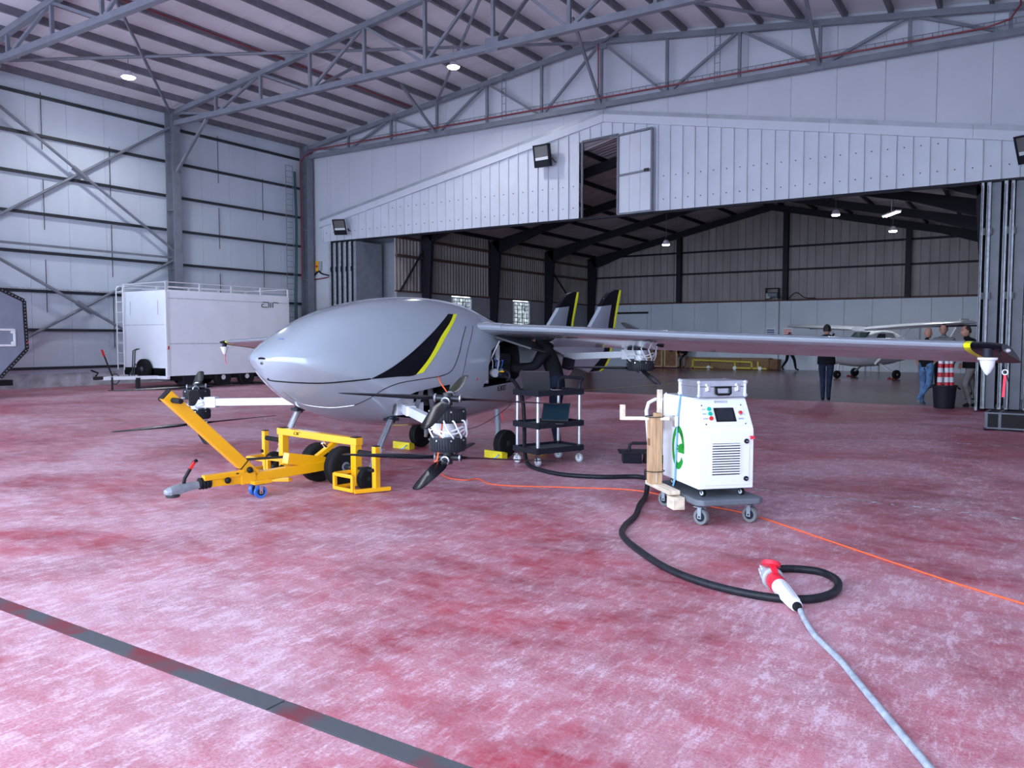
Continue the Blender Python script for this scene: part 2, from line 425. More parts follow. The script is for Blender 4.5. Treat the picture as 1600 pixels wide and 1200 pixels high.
# back wall -----------------------------------------------------------------
HB = 5.42                                  # underside of the white header
def hdr_z(x): return 8.42 - .186 * abs(x - XM)
wb = empty('wall_back', (0, YB, 0), 0, 'white panelled gable wall above the big rear doorway', kind='structure')
x = XL
while x < XR - .05:
    w = min(1.215, XR - x); x1 = x + w
    zb = lambda q: hdr_z(q) - .1
    def poly(xa, xb, z0a, z0b):
        M = AX((1, 0, 0), (0, 0, 1), (0, -1, 0))
        MB().prism([(xa + .004, z0a), (xb - .004, z0b), (xb - .004, roof_z(xb) + .1), (xa + .004, roof_z(xa) + .1)], -.1, 0, M).build('panel', 'wall_panel', wb)
    if x < -24.1: poly(x, min(x1, -23.98), 0, 0)
    if x1 > -23.98 and x < XR: poly(max(x, -23.98), x1, zb(max(x, -23.98)), zb(x1))
    x += 1.215
MB().bx(-.9, XR, 0, .1, 0, 5.5).build('panel', 'wall_panel', wb)
MB().prism([(XL, 5.3), (XL, 6.0), (XL, roof_z(XL) + .1), (XM, roof_z(XM) + .1), (XR, roof_z(XR) + .1), (XR, 5.5), (-.9, hdr_z(-.9) - .3), (XM, hdr_z(XM) - .15), (-23.9, hdr_z(-23.9) - .3)], -.16, -.12, AX((1, 0, 0), (0, 0, 1), (0, -1, 0))).build('seam_light_block', 'girt', wb)  # added dark sheet, keeps bright sky out of the gable seams
# header of ribbed sheets
wh = empty('wall_header', (0, YB - .06, 0), 0, 'white ribbed sheet gable hanging over the rear doorway', kind='structure')
HX0, HX1 = -12.45, -11.17                  # hatch in the header
x = -24.35
pitch = .392
M = AX((1, 0, 0), (0, 0, 1), (0, -1, 0))
while x < XR - .1:
    x1 = min(x + pitch, XR)
    zbot = HB
    if x1 > HX0 + .05 and x < HX1 - .05: zbot = 7.86
    p = MB().prism([(x, zbot), (x1, zbot), (x1, hdr_z(x1)), (x, hdr_z(x))], -.02, 0, M)
    p.prism([(x - .03, zbot), (x + .03, zbot), (x + .02, hdr_z(x)), (x - .02, hdr_z(x))], 0, .055, M)
    o = p.build('sheet', 'header_sheet', wh)
    for zz in (HB + .35, HB + 1.05):
        if zz < hdr_z(x) - .2 and zbot == HB: MB().cyl((x + .2, -.01, zz), (x + .2, -.03, zz), .016, n=6).build('bolt', 'black', o)
    x += pitch
for xa, xb in ((-24.5, XM), (XM, XR)):
    seg = 4
    for k in range(seg):
        a = xa + (xb - xa) * k / seg; b = xa + (xb - xa) * (k + 1) / seg - .01
        MB().prism([(a, hdr_z(a) - .04), (b, hdr_z(b) - .04), (b, hdr_z(b) + .20), (a, hdr_z(a) + .20)], .02, .10, M).build('barge_board', 'header_sheet', wh)
        MB().prism([(a, hdr_z(a) + .20), (b, hdr_z(b) + .20), (b, hdr_z(b) + .33), (a, hdr_z(a) + .33)], -.0, .05, M).build('flashing', 'flashing', wh)
MB().bx(-23.9, XR, -.05, .08, HB - .07, HB).build('track_beam', 'far_steel', wh)
# hatch frame and leaf
hf = MB()
for a, b in (((HX0, 7.86), (HX1, 7.92)), ((HX0, HB), (HX0, 7.86)), ((HX1, HB), (HX1, 7.92))):
    hf.bar((a[0], -.03, a[1]), (b[0], -.03, b[1]), .07)
hf.build('hatch_frame', 'steel_dark', wh)
hd = empty('hatch_door', (HX1 + .03, YB - .16, HB), R(-6), 'white sheet hatch leaf swung open high on the ribbed header', 'hatch')
lf = MB()
for a, b in (((0, 0), (1.2, 0)), ((0, 2.45), (1.2, 2.5)), ((0, 0), (0, 2.45)), ((1.2, 0), (1.2, 2.5)), ((0, 1.2), (1.2, 1.25))):
    lf.bar((a[0], 0, a[1]), (b[0], 0, b[1]), .06)
lf.build('frame', 'steel', hd)
for k in range(3):
    MB().bx(.03 + k * .38, .40 + k * .38, .02, .05, .02, 2.44).build('sheet', 'header_sheet', hd)
MB().bx(.95, 1.12, -.05, -.03, 1.2, 1.30).build('latch', 'metal_dark', hd)
# roof ------------------------------------------------------------------------
for side, xa, xb in (('left', XL - .1, XM), ('right', XM, XR + .1)):
    c = empty('ceiling', (0, 0, 0), 0, 'pale %s slope of the front hangar roof lining' % side, kind='structure')
    y = YF
    while y < YB - .05:
        y1 = min(y + 1.2, YB)
        za, zb_ = roof_z(xa), roof_z(xb)
        MB().add([(xa, y + .006, za), (xb, y + .006, zb_), (xb, y1 - .006, zb_), (xa, y1 - .006, za), (xa, y + .006, za + .06), (xb, y + .006, zb_ + .06), (xb, y1 - .006, zb_ + .06), (xa, y1 - .006, za + .06)],
                 [(0, 1, 2, 3), (7, 6, 5, 4), (0, 4, 5, 1), (1, 5, 6, 2), (2, 6, 7, 3), (3, 7, 4, 0)]).build('roof_panel', 'roof_sheet', c)
        y += 1.2
    MB().add([(xa, YF, roof_z(xa) + .07), (xb, YF, roof_z(xb) + .07), (xb, YB, roof_z(xb) + .07), (xa, YB, roof_z(xa) + .07)], [(0, 1, 2, 3)]).build('roof_backing', 'purlin', c)
    k = 0
    px = XL + .12 if side == 'left' else XM + .45
    while px < xb - .1:
        z = roof_z(px); s = .1225 if px < XM else -.1225
        MB().bar((px, YF, z - .10), (px, YB - .1, z - .10), .075, .20, up=(-s, 0, 1)).build('purlin', 'purlin', c)
        px += 1.125
# roof trusses -------------------------------------------------------------------
def truss(yy, label):
    t = empty('roof_truss', (0, yy, 0), 0, label, kind='structure')
    off = .28
    zt = lambda q: roof_z(q) - off
    for a, b in ((XL + .3, XM), (XM, XR - .3)):
        MB().bar((a, 0, zt(a)), (b, 0, zt(b)), .16, .16).build('top_chord', 'steel', t)
    MB().bar((XL + .3, 0, BZ), (XR - .3, 0, BZ), .16, .16).build('bottom_chord', 'steel', t)
    nodes = [XL + .5 + (XM - XL - .5) * k / 6 for k in range(7)]
    for sgn in (0, 1):
        mx = (lambda q: q) if sgn == 0 else (lambda q: 2 * XM - q)
        for k in range(1, 7):
            if sgn and k == 6: continue
            q = nodes[k]; MB().bar((mx(q), 0, BZ), (mx(q), 0, zt(q)), .085).build('web_post', 'steel', t)
        for k in range(1, 7):
            a, b = nodes[k - 1], nodes[k]
            if k % 2: p, r = (b, BZ), (a, zt(a))
            else: p, r = (a, BZ), (b, zt(b))
            if k in (3, 4): p, r = ((a, BZ), (b, zt(b))) if k == 4 else ((b, BZ), (a, zt(a)))
            MB().bar((mx(p[0]), 0, p[1]), (mx(r[0]), 0, r[1]), .075).build('web_diagonal', 'steel', t)
    MB().box((XM, -.05, BZ + .05), (.4, .03, .35)).build('gusset', 'steel', t)
    MB().box((XM, -.05, zt(XM) - .1), (.4, .03, .3)).build('gusset', 'steel', t)
    if yy < 23:
        MB().bar((XL + .45, 0, 7.15), (XL + 2.2, 0, BZ - .1), .09).build('knee_brace', 'steel', t)
    return t, nodes
TL_ = ['steel roof truss behind the camera', 'steel roof truss nearest the open front', 'steel roof truss crossing the top left corner', 'steel roof truss crossing the top middle of the view', 'steel roof truss fixed against the back gable wall']
for i in (1, 2, 3, 4): tr, nodes = truss(T_Y[i], TL_[i])
rb = empty('roof_bracing', (0, 0, 0), 0, 'diagonal grey bracing tubes under the roof lining', kind='structure')
q3 = nodes[3]
def rp(x, y): return (x, y, roof_z(x) - .3)
for a, b in ((rp(XL + .3, T_Y[2]), rp(q3, T_Y[3])), (rp(q3, T_Y[2]), rp(XL + .3, T_Y[3])), (rp(q3, T_Y[3]), rp(XM, T_Y[4])), (rp(XM, T_Y[3]), rp(q3, T_Y[4])),
             (rp(2 * XM - q3, T_Y[3]), rp(XM, T_Y[4])), (rp(XM, T_Y[3]), rp(2 * XM - q3, T_Y[4]))):
    MB().cyl(a, b, .045, n=10).build('brace', 'steel', rb, 40)
for q in (nodes[3], nodes[6], 2 * XM - nodes[3]):
    MB().bar((q, T_Y[4], BZ), (q + .05, T_Y[4] - 2.0, roof_z(q) - .2), .08).build('chord_stay', 'steel', rb)
for q in (nodes[3], nodes[6], 2 * XM - nodes[3]):
    MB().bar((q, T_Y[3], BZ), (q, T_Y[3] + 1.9, roof_z(q) - .2), .08).build('chord_stay', 'steel', rb)
# red pipe and cable tray along the last truss
pz = BZ + .17
rpipe = empty('red_pipe', (0, 0, 0), 0, 'thin red conduit running along the last truss and down the corner', 'pipe')
MB().tube([(XL + .35, 22.75, 3.9), (XL + .35, 22.75, pz - .45), (XL + .6, 22.78, pz - .2), (XL + 1.2, 22.85, pz), (XM, 22.9, pz), (-1.2, 22.9, pz), (-.7, 22.9, pz + .1), (-.5, 22.9, pz + .4), (-.5, 22.9, 9.9)], .022, 8).build('pipe', 'redpipe', rpipe, 40)
MB().tube([(XM, 22.9, pz), (XM, 22.88, roof_z(XM) - .4)], .02, 8).build('riser', 'redpipe', rpipe, 40)
rrun = empty('roof_conduit', (0, 0, 0), 0, 'thin red conduit running along a roof purlin', 'pipe')
MB().tube([(q3 - 1.0, 10.8, roof_z(q3 - 1) - .25), (q3 - 1.0, 22.8, roof_z(q3 - 1) - .25)], .022, 6).build('conduit', 'redpipe', rrun, 40)
def wire_tray(pts, w, label, up):
    t = empty('wire_tray', (0, 0, 0), 0, label, 'cable tray')
    for a, b in zip(pts[:-1], pts[1:]):
        a = V(a); b = V(b); d = (b - a); nrm = V(up).cross(d).normalized() * w / 2
        rail = MB()
        for s in (-1, 1): rail.cyl(a + nrm * s, b + nrm * s, .012, n=5)
        rail.build('rail', 'steel', t)
        k = int(d.length / .22); rg = MB()
        for i in range(k + 1):
            p = a + d * i / k; rg.cyl(p - nrm, p + nrm, .009, n=4)
        g = rg.build('rungs', 'steel', t); g['kind'] = 'stuff'
    return t
wire_tray([(XL + .9, 22.95, pz + .06), (XR - .6, 22.95, pz + .06)], .14, 'thin wire cable tray lying along the last truss chord', (0, 1, 0))
for xx, lb in ((-20.2, 'short wire cable tray on the gable, leftmost'), (-15.3, 'wire cable tray climbing the gable left of the hatch'), (-7.9, 'wire cable tray climbing the gable right of the ridge')):
    wire_tray([(xx, 23.0, BZ + .1), (xx, 23.0, roof_z(xx) - .2)], .16, lb, (0, 1, 0))
wire_tray([(XL + .2, 22.3, .8), (XL + .2, 22.3, 8.4)], .35, 'wide wire cable tray up the left wall by the corner', (1, 0, 0))
hoses = empty('corner_cable', (0, 0, 0), 0, 'dark teal cable bundle hanging in the left back corner', 'cable')
MATS['teal'] = None; mat('teal', (.02, .09, .11), .5)
for k in range(2):
    MB().tube(spline([(XL + .25, 22.5 + k * .07, 8.2), (XL + .28, 22.53 + k * .07, 6), (XL + .25, 22.48 + k * .08, 3), (XL + .25, 22.53 + k * .05, .6)]), .025, 6).build('cable', 'teal', hoses)
# right wall and added front lintel -------------------------------------------------------
wr = empty('wall_right', (XR, 0, 0), 0, 'pale panel wall along the right side', kind='structure')
y = YF
while y < YB - .05:
    w = min(1.2, YB - y)
    MB().bx(0, .08, y + .004, y + w - .004, 0, roof_z(XR) + .2).build('panel', 'wall_panel', wr)
    y += 1.2
MB().bx(.10, .14, YF, YB, 0, roof_z(XR) + .2).build('seam_light_block', 'girt', wr)  # unseen, put in to stop daylight at the right wall joints
wf = empty('daylight_lintel', (0, YF, 0), 0, 'unseen lintel wall added above the open hangar front to limit daylight', kind='structure')  # unseen lintel, added so daylight falls off faster toward the back
x = XL
while x < XR - .05:
    x1 = min(x + 1.2, XR)
    MB().prism([(x + .004, 6.2), (x1 - .004, 6.2), (x1 - .004, roof_z(x1) + .1), (x + .004, roof_z(x) + .1)], 0, .1, AX((1, 0, 0), (0, 0, 1), (0, -1, 0))).build('panel', 'wall_panel', wf)
    x += 1.2
# ================================================================ STRUCTURE: rear hangar seen through the doorway
FX0, FX1, FY = -20.6, -.9, 39.6
FM = (FX0 + FX1) / 2
def fz(x): return 5.95 + .215 * ((x - FX0) if x < FM else (FX1 - x))
DZ = 3.32
fw_ = empty('wall_back_far', (0, FY, 0), 0, 'rear hangar end wall, white panels below brown ribbed sheets', kind='structure')
M = AX((1, 0, 0), (0, 0, 1), (0, -1, 0))
x = FX0
while x < FX1 - .05:
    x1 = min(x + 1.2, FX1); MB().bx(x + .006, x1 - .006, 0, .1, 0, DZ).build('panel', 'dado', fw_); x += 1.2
x = FX0
while x < FX1 - .05:
    x1 = min(x + .37, FX1)
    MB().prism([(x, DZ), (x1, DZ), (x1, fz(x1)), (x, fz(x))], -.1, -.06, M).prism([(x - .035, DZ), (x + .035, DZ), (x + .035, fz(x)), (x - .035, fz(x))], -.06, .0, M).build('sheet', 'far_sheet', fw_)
    x += .37
MB().bx(FX0 - .2, FX1 + .2, .13, .18, 0, fz(FM) + .2).build('seam_light_block', 'far_steel', fw_)  # added behind the end wall to block bright slits between panels
MB().bx(FX0, FX1, -.06, .06, DZ - .02, DZ + .07).build('ledge', 'rust', fw_)
for z in (4.75, 5.85): MB().bx(FX0, FX1, -.08, .0, z, z + .09).build('girt', 'far_steel', fw_)
for xx in (-15.4, -10.05, -4.75): MB().bx(xx - .11, xx + .11, -.3, -.02, DZ, fz(xx) - .3).build('post', 'far_steel', fw_)
MB().bx(-19.8, -17.15, -.08, -.0, 2.82, 2.92).build('door_track', 'far_steel', fw_)
MB().bx(-19.7, -17.2, -.06, -.0, 0, 2.8).build('sliding_door', 'dado', fw_)
MB().bx(-10.38, -10.33, -.03, 0, 0, DZ).build('pipe', 'steel_dark', fw_)
for xa in (-8.1, -5.9): MB().bx(xa, xa + 1.7, -.07, 0, 2.0, 2.06).bx(xa, xa + .06, -.07, 0, 0, 2.0).bx(xa + 1.64, xa + 1.7, -.07, 0, 0, 2.0).build('door_frame', 'dado_dark', fw_)
fl_ = empty('wall_left_far', (FX0, 0, 0), 0, 'rear hangar side wall, grey panels below dark ribbed sheets', kind='structure')
FT = [25.1, 29.9, 34.7, 39.3]
wins = [(27.0, 28.4), (31.75, 33.2), (36.2, 37.5)]
y = YB + .1
edges = sorted([YB + .1, 26.0, 29.4, 30.6, 34.6, FY] + [e for w in wins for e in w])
for a, b in zip(edges[:-1], edges[1:]):
    if (a, b) in wins:
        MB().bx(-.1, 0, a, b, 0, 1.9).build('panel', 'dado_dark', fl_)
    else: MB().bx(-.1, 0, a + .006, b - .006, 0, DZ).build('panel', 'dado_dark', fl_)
for i, (a, b) in enumerate(wins):
    w = empty('window_%d' % (i + 1), (FX0, a, 1.9), 0, 'barred daylight window in the rear hangar side wall, ' + ['nearest the aircraft nose', 'middle of three', 'behind the tail fin'][i], kind='structure')
    L = b - a; H = DZ - .06 - 1.9
    MB().bx(-.09, -.07, 0, L, 0, H).build('pane', 'window_day', w)
    f = MB()
    for p in (0.02, L - .02): f.bx(-.1, .03, p - .03, p + .03, 0, H)
    for p in (.03, H - .03): f.bx(-.1, .03, 0, L, p - .03, p + .03)
    f.build('window_frame', 'white', w)
    for k in range(1, 7): MB().cyl((-.03, L * k / 7, 0), (-.03, L * k / 7, H), .013, n=4).build('bar', 'black', w)
    for k in range(1, 7): MB().cyl((-.035, 0, H * k / 7), (-.035, L, H * k / 7), .013, n=4).build('bar', 'black', w)
def ribbed(a, b, z0, z1, p=.2):
    v = []; f = []; y = a; i = 0
    prof = []
    while y < b: prof += [(y, -.10), (y + .03, -.06), (y + .07, -.06), (y + .10, -.10)]; y += p
    prof.append((b, -.10))
    for q, xx in prof: v += [(xx, min(q, b), z0), (xx, min(q, b), z1)]
    for i in range(len(prof) - 1): f.append((2 * i, 2 * i + 2, 2 * i + 3, 2 * i + 1))
    return MB().add(v, f)
bays = [YB + .1] + FT
for a, b in zip(bays, FT + [FY + .12]):
    ribbed(a, b, DZ, fz(FX0), .2).build('cladding', 'far_sheet', fl_)
    for z in (4.65, 5.35): MB().bx(-.06, .06, a, b, z, z + .1).build('girt', 'rust', fl_)
MB().bx(-.08, .05, YB + .1, FY, DZ - .02, DZ + .05).build('ledge', 'rust', fl_)
MB().cyl((.1, 23.6, DZ), (.1, 25.0, 5.0), .04, n=8).build('brace', 'far_steel', fl_)
MB().cyl((.1, 37.4, DZ), (.1, 34.8, 5.2), .04, n=8).build('brace', 'far_steel', fl_)
wrf = MB().bx(FX1, FX1 + .1, YB + .1, FY, 0, fz(FX1)).build('wall_right_far', 'far_sheet')
tag(wrf, 'dark side wall of the rear hangar behind the door stack', kind='structure')
for i, yy in enumerate(FT):
    p = empty('portal_frame', (0, yy, 0), 0, 'dark steel portal frame in the rear hangar, ' + ['first behind the header', 'second behind the header', 'third behind the header', 'against the end wall'][i], kind='structure')
    for sx, x0 in ((1, FX0), (-1, FX1)):
        b = MB(); M2 = AX((1, 0, 0), (0, 0, 1), (0, -1, 0))
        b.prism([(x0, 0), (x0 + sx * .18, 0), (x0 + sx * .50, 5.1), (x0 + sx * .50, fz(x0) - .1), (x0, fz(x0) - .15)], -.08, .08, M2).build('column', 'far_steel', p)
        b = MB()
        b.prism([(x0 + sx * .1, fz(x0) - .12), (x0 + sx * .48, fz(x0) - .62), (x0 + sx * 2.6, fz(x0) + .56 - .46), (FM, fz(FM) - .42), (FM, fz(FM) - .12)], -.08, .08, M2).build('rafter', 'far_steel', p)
def far_roof_sheet(a, b, xa, xb):
    prof = []; y = a
    while y < b: prof += [(y, 0), (y + .03, .04), (y + .07, .04), (y + .1, 0)]; y += .25
    prof.append((b, 0))
    v = []; f = []
    for q, dz in prof: v += [(xa, min(q, b), fz(xa) + dz), (xb, min(q, b), fz(xb) + dz)]
    for i in range(len(prof) - 1): f.append((2 * i, 2 * i + 2, 2 * i + 3, 2 * i + 1))
    return MB().add(v, f)
for nm, xa, xb in (('left', FX0 - .2, FM), ('right', FM, FX1 + .2)):
    c = empty('ceiling', (0, 0, 0), 0, 'dark ribbed %s slope of the rear hangar roof' % nm, kind='structure')
    for a, b in zip(bays, FT + [FY + .15]):
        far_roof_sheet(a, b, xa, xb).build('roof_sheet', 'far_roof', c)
    k = xa + .5
    while k < xb:
        for a, b in zip(bays, FT + [FY]): MB().bx(k - .03, k + .03, a, b, fz(k) - .15, fz(k)).build('purlin', 'far_steel', c)
        k += 1.55
MB().bx(XL, FX0 - .08, YB + 1.7, YB + 1.8, 0, 6.2).build('panel', 'dado_dark', fl_, loc=(-FX0, 0, 0))  # closing wall added behind the door stack to block leaking sky light
MB().bx(XL, FX0 - .05, YB + .1, YB + 1.8, 5.45, 5.6).bx(XL - .1, XL, YB, YB + 1.8, 0, 6).build('recess_light_block', 'dado_dark', fl_, loc=(-FX0, 0, 0))  # unseen lid and side, added to shut sky light out of the recess
MB().bx(-.14, -.11, YB + .1, FY + .1, 0, fz(FX0)).build('seam_light_block', 'far_steel', fl_) if False else None
MB().prism([(FX0 - .2, fz(FX0) - .3), (FM, fz(FM) - .02), (FX1 + .2, fz(FX1) - .3), (FX1 + .2, fz(FX1) + .3), (FM, hdr_z(FM) + .2), (FX0 - .2, hdr_z(FX0) + .2)], -.03, 0, AX((1, 0, 0), (0, 0, 1), (0, -1, 0)), (0, YB + .16, 0)).build('gable_closure', 'far_roof', fw_, loc=(0, -FY, 0))  # added sheet, blocks the sky that would shine in above the rear roof
# folding doors ---------------------------------------------------------------
def door_stack(name, x0, y0, n, gap, depth, h, z0, label, flat=True, mirror=1):
    d = empty(name, (x0, y0, 0), 0, label, kind='structure')
    for k in range(n):
        xx = k * gap * mirror
        lf = MB().bx(xx + .03, xx + gap * .42, .06, depth - .06, z0, h).build('leaf', 'galv_panel', d)
        MB().bx(xx, xx + gap * .34, 0, .06, z0, h).build('edge_post', 'galv', lf)
        MB().bx(xx + gap * .40, xx + gap * .48, .0, .05, z0, h).build('edge_seal', 'black', lf)
        MB().bx(xx + gap * .5, xx + gap * .74, .1, .16, z0, h).build('edge_post', 'galv', lf)
        for zz in (h * .25, h * .5, h * .8): MB().cyl((xx + gap * .37, -.02, zz - .1), (xx + gap * .37, -.02, zz + .1), .018, n=8).build('hinge', 'metal_dark', lf)
    return d
ds = door_stack('door_1', -23.96, YB - .14, 5, .28, 1.5, HB - .08, .03, 'grey folding door leaves stacked at the left of the rear doorway')
MB().bx(1.40, 1.48, 0, 1.5, .03, HB - .08).build('leaf', 'galv_panel', ds)
dr = empty('door_2', (-.98, 19.0, 0), 0, 'galvanised folding door leaves stacked at the right of the rear doorway', kind='structure')
for k, (a, b, m_, yy) in enumerate(((.0, .045, 'galv', 0), (.10, .17, 'galv', .02), (.18, .34, 'galv_panel', .10), (.40, .46, 'galv', .0), (.52, .58, 'galv', .04), (.60, .78, 'galv_panel', .12), (.84, .90, 'galv', 0), (.95, 1.02, 'galv', .03), (1.03, 1.2, 'galv_panel', .1), (1.26, 1.32, 'galv', 0))):
    lf = MB().bx(a, b, yy, yy + 1.7, .02 + (.04 if k else 0), 4.66).build('leaf', {'galv': 'galv_dark', 'galv_panel': 'steel_dark'}[m_], dr)
    if m_ == 'galv': MB().bx(a + .01, a + .022, yy - .012, yy, .1, 4.6).build('edge_seal', 'black', lf)
    if m_ == 'galv':
        for zz in (1.1, 2.3, 3.6): MB().bx(b, b + .04, yy - .02, yy + .02, zz, zz + .14).build('hinge', 'metal_dark', lf)
MB().bx(-.05, 1.5, -.02, 4.3, 4.66, 4.70).build('guide_rail', 'far_steel', dr)
# ================================================================ AIRCRAFT
air = empty('aircraft', (-6.64, 7.49, 0), R(-9), 'large grey uncrewed aircraft with lift rotors, long wing and black and yellow trim', 'aircraft')
FS = [(-1.80, .12, 1.19, 1.30, 1.265, 2.2, 1.35), (-1.74, .36, 1.06, 1.375, 1.26, 2.4, 1.35), (-1.60, .52, .90, 1.49, 1.22, 2.5, 1.35), (-1.35, .65, .74, 1.655, 1.15, 2.5, 1.4), (-1.0, .74, .60, 1.82, 1.09, 2.45, 1.6),
      (-.5, .82, .48, 1.95, 1.09, 2.35, 1.95), (0, .85, .42, 2.01, 1.13, 2.3, 2.15), (.5, .84, .40, 2.01, 1.15, 2.3, 2.2), (.95, .80, .42, 1.955, 1.15, 2.3, 2.2), (1.35, .73, .46, 1.82, 1.15, 2.3, 2.2),
      (1.8, .64, .51, 1.69, 1.15, 2.3, 2.2), (2.3, .53, .58, 1.62, 1.15, 2.3, 2.2), (2.9, .38, .72, 1.56, 1.18, 2.2, 2.2), (3.4, .22, .90, 1.50, 1.22, 2.0, 2.0), (3.7, .05, 1.1, 1.4, 1.25, 2.0, 2.0)]
def fus_at(y):
    # smooth interpolation of the section table
    k = 0
    while k < len(FS) - 2 and FS[k + 1][0] < y: k += 1
    a, b = FS[k], FS[k + 1]; t = (y - a[0]) / (b[0] - a[0])
    p = FS[max(k - 1, 0)]; q = FS[min(k + 2, len(FS) - 1)]
    out = []
    for i in range(1, 7):
        m0 = (b[i] - p[i]) / (b[0] - p[0]) * (b[0] - a[0]) if k > 0 else b[i] - a[i]
        m1 = (q[i] - a[i]) / (q[0] - a[0]) * (b[0] - a[0]) if k < len(FS) - 2 else b[i] - a[i]
        h = (2 * t ** 3 - 3 * t * t + 1) * a[i] + (t ** 3 - 2 * t * t + t) * m0 + (3 * t * t - 2 * t ** 3) * b[i] + (t ** 3 - t * t) * m1
        out.append(h)
    return out
def fus_x(y, z):
    w, zb, zt, zm, et, eb = fus_at(max(-1.8, min(3.7, y)))
    t = (z - zm) / (zt - zm) if z >= zm else (zm - z) / (zm - zb); e = et if z >= zm else eb
    t = min(abs(t), .9999); return w * (1 - t ** e) ** (1 / e)
def fus_ring(y, n=72, s=1.0):
    w, zb, zt, zm, et, eb = fus_at(y); out = []
    for i in range(n):
        a = 2 * math.pi * i / n; c, sn = math.cos(a), math.sin(a); e = et if sn >= 0 else eb; h = (zt - zm) if sn >= 0 else (zm - zb)
        out.append(V((s * w * math.copysign(abs(c) ** (2 / e), c), y, zm + s * h * math.copysign(abs(sn) ** (2 / e), sn))))
    return out
fb = MB()
ys = [-1.80, -1.79, -1.775, -1.755, -1.73, -1.7, -1.65, -1.6, -1.5] + [-1.4 + .1 * k for k in range(49)] + [3.5, 3.6, 3.7]
fb.loft([fus_ring(y) for y in ys])
body = fb.build('fuselage', 'grey_paint', air, 30)
# recesses cut into the hull: front arm bay and open equipment bay
def cutter(poly, x0, x1):
    M = AX((0, 1, 0), (0, 0, 1), (1, 0, 0))
    m = MB().prism(poly, x0, x1, M); me = bpy.data.meshes.new('cut'); me.from_pydata([tuple(p) for p in m.v], [], m.f)
    b = bmesh.new(); b.from_mesh(me); bmesh.ops.recalc_face_normals(b, faces=b.faces); b.to_mesh(me); b.free(); me.materials.append(MATS['black'])
    o = bpy.data.objects.new('cut', me); COL.objects.link(o); o.parent = air; return o
bayA = [(-.47, .64), (-.53, .74), (-.50, .80), (-.42, .85), (-.31, .89), (-.12, .92), (.06, .945), (.19, .955), (.20, .80), (.26, .60), (.0, .56), (-.2, .565), (-.36, .59)]
bayB = [(.80, .89), (.83, 1.0), (.87, 1.14), (.95, 1.35), (1.1, 1.43), (1.40, 1.49), (1.62, 1.40), (1.60, 1.0), (1.45, .93)]
cuts = [cutter(bayA, .30, 1.2), cutter(bayB, .38, 1.2)]
bpy.context.view_layer.update()
for c in cuts:
    md = body.modifiers.new('cut', 'BOOLEAN'); md.object = c; md.operation = 'DIFFERENCE'; md.solver = 'EXACT'
    try: md.material_mode = 'TRANSFER'
    except Exception: pass
dg = bpy.context.evaluated_depsgraph_get()
nm = bpy.data.meshes.new_from_object(body.evaluated_get(dg)); body.modifiers.clear(); body.data = nm
nm.polygons.foreach_set('use_smooth', [True] * len(nm.polygons)); nm.set_sharp_from_angle(angle=R(30))
for c in cuts: bpy.data.objects.remove(c)
def hull_patch(name, left, right, m, off=.004, n=18, cols=5):
    """patch on the hull between two (y,z) curves"""
    A = spline([(0, *p) for p in left], n); B = spline([(0, *p) for p in right], n); k = min(len(A), len(B))
    A = [A[int(i * (len(A) - 1) / (k - 1))] for i in range(k)]; B = [B[int(i * (len(B) - 1) / (k - 1))] for i in range(k)]
    v = []; f = []
    for i in range(k):
        for j in range(cols + 1):
            p = A[i].lerp(B[i], j / cols); v.append((fus_x(p.y, p.z) + off, p.y, p.z))
    for i in range(k - 1):
        for j in range(cols): f.append((i * (cols + 1) + j, i * (cols + 1) + j + 1, (i + 1) * (cols + 1) + j + 1, (i + 1) * (cols + 1) + j))
    return MB().add(v, f).build(name, m, body, 60)
hull_patch('black_trim', [(-.926, 1.061), (-.681, 1.174), (-.418, 1.327), (-.158, 1.493), (.149, 1.682), (.36, 1.80)], [(-.90, 1.060), (-.60, 1.075), (-.347, 1.093), (-.17, 1.257), (.069, 1.515), (.304, 1.692), (.455, 1.80)], 'black_gloss', .004, 14, 8)
hull_patch('yellow_stripe', [(-.347, 1.093), (-.17, 1.257), (.069, 1.515), (.304, 1.692), (.455, 1.80)], [(-.245, 1.112), (-.075, 1.285), (.165, 1.53), (.379, 1.701), (.52, 1.802)], 'stripe_yellow', .005, 14, 3)
def hull_line(name, pts, r=.005, m='black', side=1):
    P = spline([(0, *p) for p in pts], 8)
    return MB().tube([(side * (fus_x(p.y, p.z) + .001), p.y, p.z) for p in P], r, 5).build(name, m, body)
hull_line('panel_gap', [(-1.745, 1.075), (-1.70, 1.045), (-1.439, 1.026), (-1.19, 1.041), (-.926, 1.062)], .008)
hull_line('panel_gap', [(-.953, .759), (-.853, .843), (-.737, .94), (-.549, 1.005), (-.242, 1.038), (.04, 1.066), (.205, 1.129), (.321, 1.301), (.426, 1.492), (.56, 1.649)], .005)
hull_line('panel_gap', [(-1.62, .94), (-1.5, .85), (-1.4, .79), (-1.289, .755), (-1.126, .735), (-.953, .759)], .004, 'alu')
hull_line('panel_gap', [(.70, 1.66), (.50, 1.376), (.40, 1.108), (.33, .878)], .003, 'metal_dark')
MB().tube([(x_, -1.806 - 0 * x_, z_) for x_, z_ in ((0, 0),)] * 2 if False else [(-.05, -1.795, 1.285), (.0, -1.80, 1.29), (.09, -1.79, 1.285)], .012, 6).build('camera_slot', 'black_gloss', body)
MB().ell((.01, -1.785, 1.235), (.05, .02, .022)).build('nose_camera', 'screen', body, 60)
MB().ell((fus_x(.66, 1.0), .66, 1.0), (.010, .012, .012)).build('beacon', 'lamp_red', body, 60)
MB().bx(.02, .12, -1.60, -1.595, 1.49, 1.50).build('nose_mark', 'blue_print', body)
text('exit_lettering', 'EXIT', .10, 'black', body, AX((-.17, .985, 0), (0, 0, 1)), (fus_x(1.22, .86) + .012, 1.22, .86), .002)
